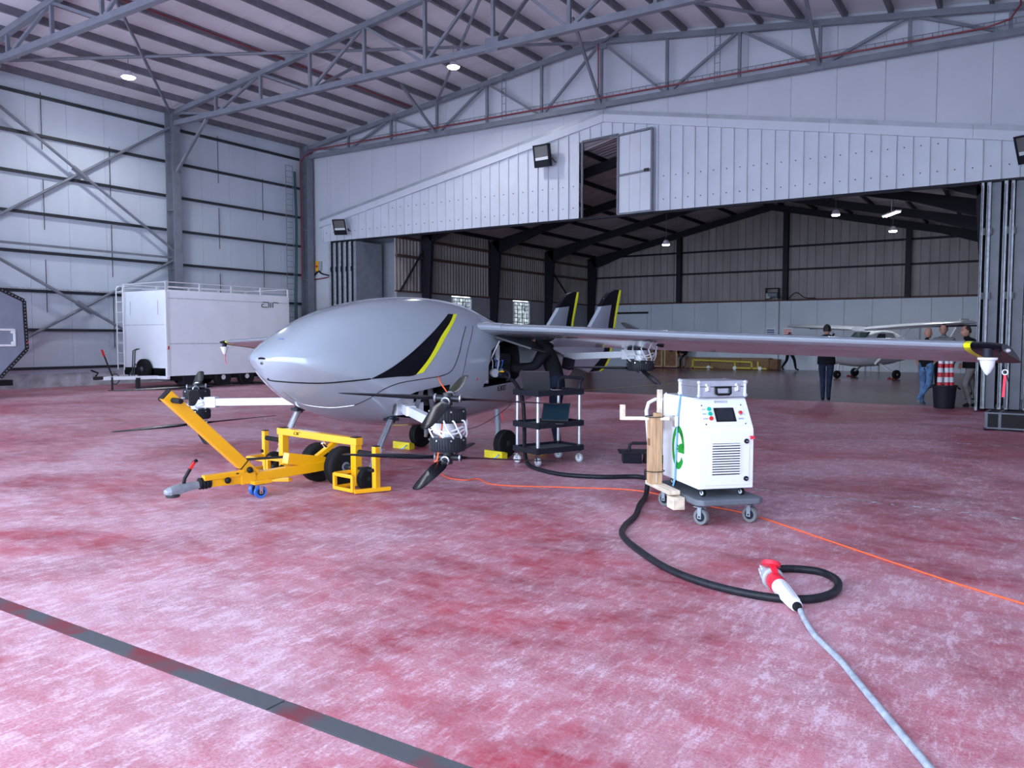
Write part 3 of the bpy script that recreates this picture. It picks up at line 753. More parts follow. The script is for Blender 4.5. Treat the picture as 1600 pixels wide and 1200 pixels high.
# --- front arm bay contents
bay = MB()
bay.box((.52, -.28, .72), (.10, .26, .22)).box((.55, -.1, .68), (.16, .1, .14)).box((.50, -.32, .84), (.08, .2, .05)).build('arm_bracket', 'alu_white', body, bevel=.008)
MB().bar((.62, .12, .58), (.66, .02, .93), .05).build('rib', 'steel_dark', body)
MB().bar((.60, -.18, .60), (.66, -.10, .92), .05).build('rib', 'steel_dark', body)
MB().bx(.45, .60, -.05, .1, .70, .85).build('actuator', 'metal_dark', body)
# --- open equipment bay contents
for c_, d_, m_, nme in (((.62, 1.02, 1.14), (.06, .05, .44), 'alu_white', 'rail'), ((.60, 1.25, 1.25), (.06, .05, .34), 'alu_white', 'rail'), ((.55, 1.15, 1.28), (.08, .22, .20), 'metal_dark', 'avionics_box'), ((.60, 1.12, 1.06), (.10, .16, .16), 'dark_plastic', 'charge_socket'),
                        ((.66, .93, 1.02), (.08, .10, .18), 'alu_white', 'bracket'), ((.55, 1.42, 1.15), (.1, .2, .3), 'metal_dark', 'battery'), ((.60, 1.28, 1.05), (.08, .1, .12), 'grey_plug', 'connector')):
    MB().box(c_, d_).build(nme, m_, body, bevel=.008)
for k in range(6):
    MB().tube(spline([(.63, 1.03 + .04 * k, 1.32 - .03 * k), (.68, 1.08 + .04 * k, 1.22), (.64, 1.12 + .03 * k, 1.08)], 5), .007, 5).build('wire', ['white', 'black', 'blue_wheel'][k % 3], body)
MB().cyl((.68, 1.10, 1.06), (.73, 1.08, 1.06), .055, n=16).build('socket_ring', 'grey_plug', body, 40)
# open bay door under the wing root with its gas strut
dr_ = MB(); dr_.add([(.76, 1.02, 1.51), (.70, 1.75, 1.52), (1.12, 2.0, 1.25), (1.28, 1.14, 1.36), (.76, 1.02, 1.54), (.70, 1.75, 1.55), (1.12, 2.0, 1.28), (1.28, 1.14, 1.39)], [(0, 1, 2, 3), (7, 6, 5, 4), (0, 4, 5, 1), (1, 5, 6, 2), (2, 6, 7, 3), (3, 7, 4, 0)])
dr_.build('bay_door', 'metal_dark', air, bevel=.006)
MB().cyl((.68, .95, 1.10), (.88, 1.0, 1.47), .011, n=8).build('gas_strut', 'alu', air, 40)
# --- wing
def foil(chord, th, n=14):
    up = []; lo = []
    for i in range(n + 1):
        u = .5 * (1 - math.cos(math.pi * i / n)); t = 5 * th * (.2969 * u ** .5 - .126 * u - .3516 * u * u + .2843 * u ** 3 - .1036 * u ** 4)
        cb = .03 * (1 - (2 * u - .8) ** 2)
        up.append((u * chord, (cb + t) * chord)); lo.append((u * chord, (cb - t) * chord))
    return up + lo[::-1][1:-1]
def wing(side):
    st = [(.30, .55, 1.75, 1.62, .11), (.62, .74, 1.55, 1.625, .125), (.80, .86, 1.42, 1.62, .12), (1.1, .93, 1.32, 1.605, .115), (1.6, .95, 1.26, 1.59, .115), (3.5, 1.0, 1.1, 1.515, .115), (6.06, 1.06, .92, 1.43, .11)]
    rings = []
    for x_, y_, c_, z_, t_ in st: rings.append([V((side * x_, y_ + a, z_ + .005 + b - a * .155)) for a, b in foil(c_, t_)])
    w = MB().loft(rings).build('wing', 'grey_wing', air, 30)
    for x0, x1, m_, nme in ((6.062, 6.112, 'stripe_yellow', 'yellow_band'), (6.114, 6.335, 'black_gloss', 'wing_tip')):
        rr = []
        for t in (0, .33, .66, 1):
            x_ = x0 + (x1 - x0) * t; k = (x_ - 6.06) / .28; sh = 1 - .18 * k ** 3
            rr.append([V((side * x_, 1.06 + .02 * k + a, 1.435 - .01 * k + b * sh - a * .155)) for a, b in foil(.92 - .04 * k - .04 * k ** 4, .11)])
        MB().loft(rr).build(nme, m_, w, 30)
    lt = MB().ell((side * 6.335, 1.30, 1.40), (.025, .05, .018)).build('position_light', 'white_gloss', w, 60)
    MB().cyl((side * 6.23, 1.12, 1.42), (side * 6.23, 1.12, 1.35), .04, n=14).build('sensor_mount', 'dark_plastic', w, 40)
    MB().lathe([(.075, 0), (.073, -.018), (.058, -.025), (.05, -.07), (.028, -.12), (.005, -.145)], 18, (side * 6.23, 1.12, 1.345)).build('sensor_cone', 'white_gloss', w, 40)
    MB().tube(spline([(side * 6.29, 1.2, 1.40), (side * 6.33, 1.2, 1.28), (side * 6.37, 1.21, 1.14)], 4), .006, 5).build('ribbon_cord', 'black', w)
    MB().torus((side * 6.345, 1.19, 1.225), (0, 1, 0), .02, .005, 12, 5).build('ribbon_ring', 'white', w)
    MB().add([(side * 6.335, 1.19, 1.21), (side * 6.355, 1.19, 1.21), (side * 6.345, 1.2, 1.02), (side * 6.325, 1.2, 1.02), (side * 6.335, 1.195, 1.21), (side * 6.355, 1.195, 1.21), (side * 6.345, 1.205, 1.02), (side * 6.325, 1.205, 1.02)], [(0, 1, 2, 3), (7, 6, 5, 4), (0, 4, 5, 1), (1, 5, 6, 2), (2, 6, 7, 3), (3, 7, 4, 0)]).build('warning_ribbon', 'ribbon_red', w)
    MB().tube([V((side * 1.0, .89 + a * 1.0, 1.627 + b - a * .155)) for a, b in foil(1.34, .139)][:15], .003, 4).build('wing_joint', 'metal_dark', w)
    return w
wing(1); wing(-1)
# --- twin tail surfaces
def tail(side, x0):
    t = MB()
    prof = [(3.30, 1.60), (3.62, 1.95), (3.76, 2.12), (3.86, 2.20), (4.02, 2.255), (4.16, 2.26), (4.13, 2.16), (4.06, 1.85), (3.98, 1.45), (3.90, 1.18), (3.80, 1.06), (3.62, .99), (3.36, .985), (3.1, 1.06), (2.7, 1.15), (2.4, 1.2), (2.3, 1.5), (2.8, 1.6)]
    M = AX((0, 1, 0), (0, 0, 1), (1, 0, 0))
    # thickness tapered: build with lens section
    def ring(s, k): return [V((x0 + s, y, z)) for y, z in [(3.4 + (y - 3.4) * k, 1.5 + (z - 1.5) * k) for y, z in prof]]
    f = t.loft([ring(-.035, .94), ring(-.02, .985), ring(0, 1), ring(.02, .985), ring(.035, .94)]).build('tail_fin', 'grey_wing', air, 35)
    tip = [(3.64, 1.99), (3.78, 2.14), (3.87, 2.21), (4.03, 2.262), (4.12, 2.262), (4.08, 2.15), (3.99, 1.82), (3.91, 1.44), (3.83, 1.19), (3.74, 1.08), (3.60, 1.01), (3.36, 1.00), (3.50, 1.10), (3.68, 1.22), (3.78, 1.45), (3.86, 1.8), (3.92, 2.02)]
    MB().prism(tip, x0 - .04, x0 + .04, M).build('black_trim', 'black_gloss', f, bevel=.004)
    ed = [(4.12, 2.255), (4.165, 2.26), (4.13, 2.12), (4.035, 1.80), (3.955, 1.43), (3.87, 1.17), (3.77, 1.055), (3.63, .995), (3.60, 1.01), (3.74, 1.08), (3.83, 1.19), (3.91, 1.44), (3.99, 1.82), (4.08, 2.15)]
    MB().prism(ed, x0 - .042, x0 + .042, M).build('yellow_edge', 'stripe_yellow', f)
tail(1, .50); tail(-1, -.33)
MB().loft([[V((s, y, 1.45 + d)) for y, d in ((3.2, 0), (3.35, .045), (3.7, .03), (3.95, 0), (3.7, -.03), (3.35, -.045))] for s in (-.34, .5)]).build('tailplane', 'grey_wing', air, 40)
hull_line('belly_trim', [(2.35, .78), (2.6, .80), (2.8, .86)], .02, 'stripe_yellow')
hull_line('belly_trim', [(.55, .56), (.8, .52)], .016, 'stripe_yellow')
# --- lift rotors
def blade(c, d, up, r0, r1, w, m_parent, tw=18):
    d = V(d).normalized(); u = V(up).normalized(); s_ = d.cross(u).normalized(); u = s_.cross(d)
    rings = []
    for t in (0, .06, .14, .3, .6, .85, .96, 1.0):
        r_ = r0 + (r1 - r0) * t; ww = w * (.32 if t < .05 else .45 if t < .1 else .85 if t < .2 else 1.0 if t < .5 else .92 if t < .7 else .75 if t < .9 else .6 if t < .99 else .3)
        a = R(tw * (1 - t * .8)); th = .10 * ww if t > .1 else .5 * ww
        cs = []
        for i in range(8):
            q = 2 * math.pi * i / 8; x_ = ww / 2 * math.cos(q); y_ = th / 2 * math.sin(q)
            cs.append(V(c) + d * r_ + s_ * (x_ * math.cos(a) - y_ * math.sin(a)) + u * (x_ * math.sin(a) + y_ * math.cos(a)))
        rings.append(cs)
    return MB().loft(rings).build('blade', 'black_gloss', m_parent, 50)
def motor(parent, c, up, r, h):
    u = V(up); c = V(c)
    m_ = MB().lathe([(r * .5, -h / 2), (r * .97, -h / 2), (r, -h * .42), (r, h * .42), (r * .97, h / 2), (r * .55, h / 2)], 30, c, u).build('motor', 'dark_plastic', parent, 40)
    M, _ = MB.frame((0, 0, 0), u)
    fins = MB()
    for i in range(40):
        q = 2 * math.pi * i / 40; p = M @ V((math.cos(q), math.sin(q), 0)); fins.bar(c + p * r - u * h * .36, c + p * r + u * h * .36, .006, .008)
    g = fins.build('cooling_fins', 'metal_dark', m_); g['kind'] = 'stuff'
    for i in range(8):
        q = 2 * math.pi * i / 8 + .2; p = M @ V((math.cos(q), math.sin(q), 0))
        MB().cyl(c + p * r * 1.0 + u * h * .3, c + p * r * 1.08 + u * h * .3, .008, n=6).build('bolt', 'alu', m_)
    return m_
def hub(parent, c, up, angs):
    u = V(up); c = V(c)
    h = MB().cyl(c - u * .06, c + u * .05, .045, n=14)
    M, _ = MB.frame((0, 0, 0), u)
    for a in angs: h.cyl(c, c + a * .13, .03, n=10)
    h.build('hub', 'metal_dark', parent, 40)
    for a in angs:
        MB().torus(c + a * .115, a, .035, .009, 10, 5).build('blade_clamp', 'alu', parent)
def rotor(name, c, up_dirs, low_dirs, zu, zl, up=(0, 0, 1), wires=True, r=.21, length=1.02):
    t = empty(name, (0, 0, 0)); t.parent = air
    c = V(c)
    motor(t, c + V((0, 0, .12)), up, r, .13); motor(t, c + V((0, 0, -.14)), up, r, .13)
    MB().cyl(c + V((0, 0, -.08)), c + V((0, 0, .06)), .075, n=16).build('motor_mount', 'alu_white', t, 40)
    MB().cyl(c + V((0, 0, .18)), c + V((0, 0, zu)), .03, n=10).build('shaft', 'metal_dark', t, 40)
    MB().cyl(c + V((0, 0, -.2)), c + V((0, 0, zl)), .03, n=10).build('shaft', 'metal_dark', t, 40)
    for zz, dirs in ((zu, up_dirs), (zl, low_dirs)):
        hub(t, c + V((0, 0, zz)), (0, 0, 1), [V(d).normalized() for d in dirs])
        for d in dirs: blade(c + V((0, 0, zz)), d, (0, 0, 1), .10, length, .13, t)
    if wires:
        for k in range(7):
            q = -2.2 + k * .62 + random.uniform(-.15, .15); e = V((math.cos(q), math.sin(q), 0)); e2 = V((math.cos(q + .5), math.sin(q + .5), 0))
            o_ = random.uniform(1.05, 1.35)
            MB().tube(spline([c + e * r * .7 + V((0, 0, .065)), c + e * r * o_ * .95 + V((0, 0, .075)), c + e.lerp(e2, .4) * r * o_ + V((0, 0, .0)), c + e2 * r * (o_ - .15) + V((0, 0, -.075)), c + e2 * r * .7 + V((0, 0, -.08))], 7), .008, 6).build('wire', 'white', t, 60)
        for k in range(2):
            MB().tube(spline([c + V((r * math.cos(q) * 1.02, r * math.sin(q) * 1.02, -.02 + .02 * k + .02 * math.sin(3 * q + k))) for q in [-2.2 + .45 * i for i in range(7)]], 5), .007, 6).build('wire', 'white', t, 60)
    return t
vx, vy = -.77, .64                     # horizontal directions as seen from the open front
def dirs(a0, tilt, n=4): return [(math.cos(R(a0 + 360 * k / n)), math.sin(R(a0 + 360 * k / n)), tilt(R(a0 + 360 * k / n)) if callable(tilt) else tilt) for k in range(n)]
cant2 = lambda a: -.12 * max(0, math.cos(a - R(-40))) ** 2
cant = lambda a: -.17 * math.cos(a - R(-40))
rotor('lift_rotor', (2.42, -1.35, .685), dirs(-54, cant), dirs(-58, cant2), .27, -.27, r=.165)
rotor('lift_rotor', (-2.37, -1.35, .655), dirs(-30, cant), dirs(-20, cant), .21, -.27, r=.165)
rotor('lift_rotor', (2.15, 2.25, 1.30), dirs(-42, cant), dirs(-44, cant), .26, -.17, r=.17, length=.95)
rotor('lift_rotor', (-2.15, 2.25, 1.30), dirs(-30, cant), dirs(-10, cant), .26, -.17, r=.17, length=.95)
for a, b, sz in (((.55, -.30, .70), (2.25, -1.27, .68), .10), ((-.55, -.30, .72), (-2.2, -1.27, .67), .095), ((.35, 2.33, 1.23), (2.0, 2.26, 1.30), .085), ((-.35, 2.33, 1.23), (-2.0, 2.26, 1.30), .085)):
    ar = MB().bar(a, b, sz * .8, sz).build('rotor_arm', 'alu_white', air, bevel=.008)
    d = (V(b) - V(a)).normalized()
    MB().bar(V(b) - d * .12, V(b) + d * .14, sz * 1.15, sz * 1.5).build('arm_end_plate', 'alu_white', ar, bevel=.01)
    MB().bar(V(a) + d * .25, V(a) + d * .5, sz * 1.1, sz * 1.1).build('arm_sleeve', 'alu_white', ar, bevel=.006)
# folded arm hinge on the near rear arm
for c_, d_, m_ in (((.62, 2.30, 1.22), (.12, .1, .20), 'alu_white'), ((.78, 2.28, 1.17), (.1, .12, .10), 'alu'), ((.98, 2.27, 1.16), (.13, .12, .16), 'dark_plastic')):
    MB().box(c_, d_, (0, .2, 0)).build('arm_hinge', m_, air, bevel=.008)
MB().tube(spline([(fus_x(-.02, 1.05) + .01, -.02, 1.05), (1.0, -.12, .99), (1.3, -.3, .9), (2.2, -1.2, .95), (2.45, -1.45, .72), (2.44, -1.5, .42), (2.42, -1.52, .40)], 6), .008, 6).build('orange_lead', 'orange_cord', air, 40)
# --- landing gear
def main_leg(x_, y_, out, nm='main_leg'):
    g = empty(nm, (0, 0, 0)); g.parent = air
    MB().cyl((x_ - .06 * out, y_ + .02, .60), (x_ - .02 * out, y_, .20), .036, n=14).cyl((x_ - .05 * out, y_ + .02, .46), (x_ - .046 * out, y_ + .02, .42), .046, n=14).cyl((x_ - .03 * out, y_, .28), (x_ - .024 * out, y_, .25), .044, n=14).build('strut', 'steel', g, 40)
    MB().cyl((x_ - .02 * out, y_, .22), (x_ - .0 * out, y_, .15), .026, n=12).build('fork', 'alu', g, 40)
    MB().tube([(x_ - .02, y_ + .06, .56), (x_ + .0, y_ + .07, .47), (x_ - .02, y_ + .04, .43)], .008, 5).build('brake_hose', 'lamp_red', g)
    wheel_parts(g, (x_ + .10 * out, y_, .175), (out, 0, 0), .175, .13, .085, hub='metal_dark')
main_leg(.82, 1.06, 1); main_leg(-.52, 1.0, -1)
for a, b in (((.47, -.41, .57), (1.42, -1.50, .12)), ((-.30, -1.14, .70), (-.24, -1.52, .12))):
    g = empty('nose_leg', (0, 0, 0)); g.parent = air
    a = V(a); b = V(b); d = (b - a).normalized()
    MB().cyl(a - d * .05, a + d * .04, .055, n=12).box(a + d * .02, (.13, .13, .035)).build('leg_socket', 'dark_plastic', g, 40)
    MB().cyl(a + d * .03, a.lerp(b, .62), .036, n=16).build('leg_tube', 'alu', g, 40)
    MB().cyl(a.lerp(b, .58), a.lerp(b, .72), .044, n=16).build('leg_collar', 'alu_white', g, 40)
    MB().cyl(a.lerp(b, .7), b, .030, n=12).build('leg_foot', 'alu', g, 40)
    wheel_parts(g, (b.x, b.y, .12), (1, 0, 0), .115, .07, .05)
# ================================================================ YELLOW TOW DOLLY (same heading as the aircraft)
dol = empty('tow_dolly', (-6.64, 7.49, 0), R(-9), 'bright yellow tow dolly with long handle and hitch under the aircraft nose', 'dolly')
DY = 'dolly_yellow'
def dp(b, name, m=DY, parent=dol, **k): return b.build(name, m, parent, k.get('smooth'), k.get('bevel', .006))
yf = -1.5
dp(MB().bar((-.14, yf, .475), (1.30, yf, .475), .085, .075), 'cross_beam')
for x_ in (-.07, 1.245):
    p = dp(MB().bx(x_ - .042, x_ + .042, yf - .04, yf + .04, .03, .51), 'post')
    dp(MB().bx(x_ - .045, x_ + .045, yf - .043, yf + .043, .51, .52), 'post_cap', 'black', p)
dp(MB().bx(-.10, 1.28, yf + .03, yf + .09, .03, .09), 'base_beam')
for x0, x1, sx in ((1.29, 1.56, 1), (-.45, -.11, -1)):
    xo = x1 if sx > 0 else x0
    c = dp(MB().bx(xo - .03, xo + .03, yf - .03, yf + .03, .02, .45), 'outer_post')
    dp(MB().bx(xo - .032, xo + .032, yf - .032, yf + .032, .45, .458), 'post_cap', 'black', c)
    dp(MB().cyl((x0 if sx > 0 else x1, yf, .37), (xo, yf, .37), .026, n=14), 'rubber_stop', 'rubber', c, smooth=40)
    cg = MB(); xa, xb = x0 - .10 * (sx > 0), x1 + .02
    for z_ in (.035, .17):
        cg.bar((xa, yf - .22, z_), (xb - .1 * (sx > 0), yf - .22, z_), .035)
        cg.bar((xa, yf - .22, z_), (xa, yf + .05, z_), .035)
    for x_ in (xa, xb - .1 * (sx > 0)): cg.bar((x_, yf - .22, .02), (x_, yf - .22, .18), .035)
    cg.bar((xb - .08, yf - .22, .03), (xb + .04, yf + .13, .03), .04)
    dp(cg, 'wheel_cage')
    dp(MB().bar((x0, yf, .21), (xo, yf, .21), .05, .025), 'clamp_plate', 'black')
    dp(MB().cyl((xo - .01, yf - .05, .22), (xo - .01, yf - .02, .22), .02, n=10), 'knob', 'black', smooth=40)
air_logo('lettering', dol, AX((1, 0, 0), (0, 0, 1)), (.20, yf - .045, .462), .032)
# axle, tyres
for x_ in (.62, 1.05): wheel_parts(dol, (x_, -1.52, .205), (1, 0, 0), .205, .13, .12, hub='steel')
dp(MB().cyl((.60, -1.52, .205), (1.2, -1.52, .205), .03, n=12), 'axle', 'metal_dark', smooth=40)
# drawbar, jack, handle
bx_ = .86
db = dp(MB().bar((bx_, -1.35, .215), (bx_, -2.45, .185), .085, .095), 'drawbar')
dp(MB().bx(bx_ - .12, bx_ + .12, -2.47, -2.28, .13, .165), 'caster_plate', DY, db)
dp(MB().bar((bx_, -2.43, .18), (bx_, -2.86, .195), .072, .08), 'socket_tube')
dp(MB().bar((bx_ + .02, -2.52, .245), (bx_ + .02, -2.92, .245), .06, .05), 'socket_tube')
dp(MB().bar((bx_, -2.41, .20), (bx_, -2.56, .19), .10, .11), 'gusset')
for y_ in (-2.45, -2.60): dp(MB().bar((bx_ - .055, y_, .25), (bx_ + .055, y_, .25), .03, .012), 'strap', 'black')
hd_ = MB().bar((bx_, -2.40, .20), (bx_, -3.235, 1.015), .085, .105)
h = dp(hd_, 'handle')
dp(MB().bar((bx_, -3.235, 1.015), (bx_, -3.242, 1.022), .09, .11), 'handle_cap', 'black', h)
dp(MB().bar((bx_, -2.52, .315), (bx_, -2.53, .325), .092, .112), 'handle_band', 'black', h)
for s_ in (-1, 1): dp(MB().cyl((bx_ + s_ * .045, -3.19, .965), (bx_ + s_ * .20, -3.19, .965), .024, n=14), 'grip', 'rubber', h, smooth=40)
dp(MB().ell((bx_ + .06, -2.48, .27), (.03, .03, .03)), 'knob', 'black', h, smooth=60)
dp(MB().ell((bx_ + .055, -2.70, .20), (.03, .03, .03)), 'knob', 'black', smooth=60)
jk = dp(MB().bar((bx_ - .02, -1.62, .24), (bx_ - .02, -2.05, .325), .10, .11), 'jack_body')
dp(MB().bar((bx_ - .02, -1.45, .43), (bx_ - .02, -1.75, .26), .06, .05), 'jack_arm', DY, jk)
dp(MB().cyl((bx_ - .02, -1.50, .30), (bx_ - .02, -1.62, .44), .022, n=10), 'piston', 'chrome', jk, smooth=40)
dp(MB().cyl((bx_ - .07, -2.0, .33), (bx_ - .42, -2.35, .30), .014, n=8), 'pump_lever', 'black', jk, smooth=40)
for x_ in (-.08, .06):
    dp(MB().ell((bx_ + x_ - .15, -2.05, .22), (.03, .03, .035)), 'knob', 'black', smooth=60)
# small open frame on the far side
sf = MB()
for a, b in (((bx_ - .42, -2.0, .06), (bx_ - .42, -2.0, .28)), ((bx_ - .42, -2.0, .28), (bx_ - .14, -1.95, .28)), ((bx_ - .42, -2.0, .06), (bx_ - .05, -1.98, .10))): sf.bar(a, b, .04)
dp(sf, 'side_frame')
# hitch coupling
dp(MB().lathe([(.03, 0), (.055, .01), (.045, .03), (.058, .045), (.045, .06), (.058, .075), (.045, .09), (.056, .105), (.03, .12)], 18, (bx_, -2.84, .195), (0, -1, 0)), 'bellows', 'rubber', smooth=50)
hc = dp(MB().loft([[V((bx_ + w * x_, y_, z_ + h_ * q)) for x_, q in ((-1, -1), (1, -1), (1, .3), (.5, 1), (-.5, 1), (-1, .3))] for y_, w, z_, h_ in ((-2.95, .03, .19, .03), (-3.05, .04, .185, .035), (-3.14, .05, .175, .04), (-3.22, .05, .165, .035), (-3.26, .03, .16, .02))]), 'coupling', 'galv_dark')
dp(MB().cyl((bx_, -3.19, .11), (bx_, -3.19, .14), .06, n=18), 'coupling_foot', 'metal_dark', hc, smooth=40)
dp(MB().tube([(bx_, -3.09, .21), (bx_, -3.08, .26), (bx_ + .01, -3.04, .33), (bx_ + .02, -3.0, .40), (bx_ + .02, -2.97, .415)], .017, 8), 'coupling_lever', 'black', hc, smooth=50)
dp(MB().bar((bx_ + .022, -3.04, .345), (bx_ + .03, -2.995, .405), .012, .03), 'lever_sticker', 'lamp_red', hc)
# casters with blue wheels
def caster(parent, c, r, w, mat_w, ang=0, fork='chrome', hubm='alu', name='caster', plate=True, lean=.35):
    e = empty(name, c, ang); e.parent = parent
    MB().bx(-w * .75, -w * .6, -r * .25, r * .3, r * .75, r * 2.1).bx(w * .6, w * .75, -r * .25, r * .3, r * .75, r * 2.1).bx(-w * .75, w * .75, -r * .35, r * .9, r * 2.1, r * 2.2).build('fork', fork, e, bevel=.002)
    t = MB().lathe([(r * .6, -w * .4), (r * .95, -w * .5), (r, -w * .35), (r, w * .35), (r * .95, w * .5), (r * .6, w * .4)], 22, (0, lean * r * 0, r), (1, 0, 0)).build('wheel', mat_w, e, 40)
    MB().cyl((-w * .52, 0, r), (w * .52, 0, r), r * .6, n=18).cyl((-w * .8, 0, r), (w * .8, 0, r), r * .12, n=8).build('hub', hubm, t, 40)
    return e
caster(dol, (bx_ - .08, -2.36, 0), .058, .04, 'blue_wheel', .3, hubm='dark_plastic'); caster(dol, (bx_ + .10, -2.40, 0), .058, .04, 'blue_wheel', -.2, hubm='dark_plastic')
# ================================================================ WHEEL CHOCKS
def chock(loc, rz, label):
    e = empty('wheel_chock', loc, rz, label, 'chock', 'yellow wheel chocks at the main wheels')
    M = AX((0, 1, 0), (0, 0, 1), (1, 0, 0))
    MB().prism([(-.05, 0), (.05, 0), (.05, .075), (-.01, .095), (-.05, .095)], -.16, .16, M).build('block', 'wood_gear_yellow', e, bevel=.004)
    MB().tube(spline([(.10, -.05, .06), (.13, -.09, .05), (.10, -.11, .02), (.05, -.10, .015)], 4), .008, 5).build('rope', 'blue_strap', e)
for loc, rz, lb in (((-5.62, 8.26, 0), R(-12), 'yellow wooden chock in front of the near main wheel'), ((-5.40, 8.86, 0), R(-8), 'yellow wooden chock behind the near main wheel, by the service cart'), ((-7.17, 8.30, 0), R(-5), 'yellow wooden chock in front of the far main wheel'), ((-7.02, 8.95, 0), R(-5), 'yellow wooden chock behind the far main wheel')):
    chock(loc, rz, lb)
# ================================================================ SERVICE CART
tc_ = empty('service_cart', (-4.82, 7.96, 0), math.atan2(.61, .23), 'black three-shelf service cart with silver posts beside the aircraft', 'cart')
CL, CW = .64, .40                            # local x = long side, local y = toward the aircraft
def shelf(z_, name='shelf'):
    s_ = MB().bx(-.03, CL + .03, -.03, CW + .03, z_ - .012, z_ + .004).build(name, 'platform_grey', tc_)
    b = MB()
    for a, c in (((-.035, -.035), (CL + .035, -.035)), ((-.035, CW + .035), (CL + .035, CW + .035)), ((-.035, -.035), (-.035, CW + .035)), ((CL + .035, -.035), (CL + .035, CW + .035))):
        b.bar((*a, z_), (*c, z_), .022, .065)
    for x_ in (0, CL):
        for y_ in (0, CW): b.cyl((x_, y_, z_ - .04), (x_, y_, z_ + .04), .032, n=12)
    b.build('shelf_rim', 'dark_plastic', s_, bevel=.004)
for z_ in (.18, .48, .86): shelf(z_)
for x_ in (0, CL):
    for y_ in (0, CW):
        MB().cyl((x_, y_, .14), (x_, y_, .86), .022, n=14).build('post', 'alu', tc_, 40)
        caster(tc_, (x_, y_, 0), .052, .028, 'grey_plug', .5 * x_ + y_, fork='chrome', hubm='alu_white')
MB().tube([(CL, 0, .86), (CL, 0, .965), (CL + .05, 0, 1.01), (CL + .07, .05, 1.02), (CL + .07, CW - .05, 1.02), (CL + .05, CW, 1.01), (CL, CW, .965), (CL, CW, .86)], .021, 10).build('push_handle', 'dark_plastic', tc_, 50)
# laptops
def laptop(loc, rz, label, tilt, scr='laptop_screen', dark=True):
    e = empty('laptop', loc, rz, label, 'laptop')
    MB().bx(-.17, .17, -.12, .12, .004, .018).build('base', 'metal_dark' if dark else 'grey_plug', e, bevel=.004)
    MB().bx(-.15, .15, -.01, .10, .018, .020).build('keyboard', 'black', e)
    MB().bx(-.045, .045, -.105, -.03, .018, .0195).build('trackpad', 'metal_dark', e)
    a = R(tilt); M = AX((1, 0, 0), (0, -math.cos(a) * -1, math.sin(a)))
    l = MB().prism([(-.17, 0), (.17, 0), (.17, .235), (-.17, .235)], -.006, .006, AX((1, 0, 0), (0, math.cos(a), math.sin(a))), (0, .12, .02)).build('lid', 'metal_dark', e, bevel=.003)
    MB().prism([(-.158, .015), (.158, .015), (.158, .222), (-.158, .222)], .006, .0075, AX((1, 0, 0), (0, math.cos(a), math.sin(a))), (0, .12, .02)).build('screen', scr, l)
    return e
laptop((-4.80, 8.25, .484), R(15), 'open dark laptop on the middle shelf of the service cart', 62)
laptop((-4.99, 8.28, .866), R(195), 'open laptop on the top shelf of the service cart, seen edge on', 75)
lead = empty('charging_lead', (0, 0, 0), 0, 'thin white cable lying on the top shelf of the service cart', 'cable')
MB().tube(spline([(-4.92, 8.2, .89), (-4.86, 8.26, .93), (-4.83, 8.30, .885), (-4.78, 8.37, .88), (-4.70, 8.42, .876)], 5), .006, 5).build('lead', 'white', lead)
# ================================================================ TOOL TRAY on the floor
tt = empty('tool_tray', (-3.93, 8.93, 0), R(30), 'black plastic tool tray with carry handle lying on the red floor', 'tool box')
M = AX((0, 1, 0), (0, 0, 1), (1, 0, 0))
b = MB()
for x_ in (-.13, .13): b.prism([(-.10, 0), (.10, 0), (.13, .13), (-.13, .13)], x_ - .11, x_ + .11, M)
b.build('bin', 'dark_plastic', tt, bevel=.01)
MB().bx(-.29, .29, -.15, .15, .125, .145).build('rim', 'dark_plastic', tt, bevel=.006)
MB().tube([(-.16, 0, .14), (-.15, 0, .22), (-.12, 0, .235), (.12, 0, .235), (.15, 0, .22), (.16, 0, .14)], .018, 8).build('handle', 'dark_plastic', tt, 50)
MB().box((.18, -.03, .155), (.16, .12, .02), (.1, 0, .2)).build('tool_insert', 'metal_dark', tt)
# ================================================================ CHARGER ON PLATFORM TROLLEY
RZ = R(45)
pt = empty('platform_trolley', (-2.28, 6.56, 0), RZ, 'grey platform trolley on four casters under the white charger', 'trolley')
# local: x right along the front edge, y back
px0, px1, py0, py1 = -.29, .30, -.42, .52
pl_ = MB().prism([(px0 + .05, py0), (px1 - .05, py0), (px1, py0 + .05), (px1, py1 - .05), (px1 - .05, py1), (px0 + .05, py1), (px0, py1 - .05), (px0, py0 + .05)], .165, .215).build('deck', 'platform_grey', pt, bevel=.012)
for x_, y_ in ((px0 + .08, py0 + .10), (px1 - .08, py0 + .10), (px0 + .08, py1 - .10), (px1 - .08, py1 - .10)):
    caster(pt, (x_, y_, 0), .066, .042, 'caster_grey', 0.5, fork='galv_panel', hubm='dark_plastic')
MB().tube([(px0 - .02, py1 - .03, .2), (px0 - .06, py1 + .02, .85), (px0 - .04, py1 + .02, .92), (px0 + .02, py1 + .02, .95), (px1 - .12, py1 + .02, .95), (px1 - .04, py1 + .02, .89), (px1 - .04, py1 - .03, .2)], .018, 10).build('push_bar', 'white', pt, 50)
ch = empty('battery_charger', (-2.28, 6.56, .216), RZ, 'white mobile aircraft charger with green logo, control panel and slatted grille', 'charger')
cx0, cx1, cy0, cy1 = -.245, .235, -.33, .40
prof = [(cy0, .07), (cy1, .07), (cy1, .80), (cy0 + .17, .80), (cy0 + .145, .785), (cy0 + .01, .565), (cy0, .54)]
M = AX((0, 1, 0), (0, 0, 1), (1, 0, 0))
cab = MB().prism(prof, cx0, cx1, M).build('cabinet', 'white_gloss', ch, bevel=.008)
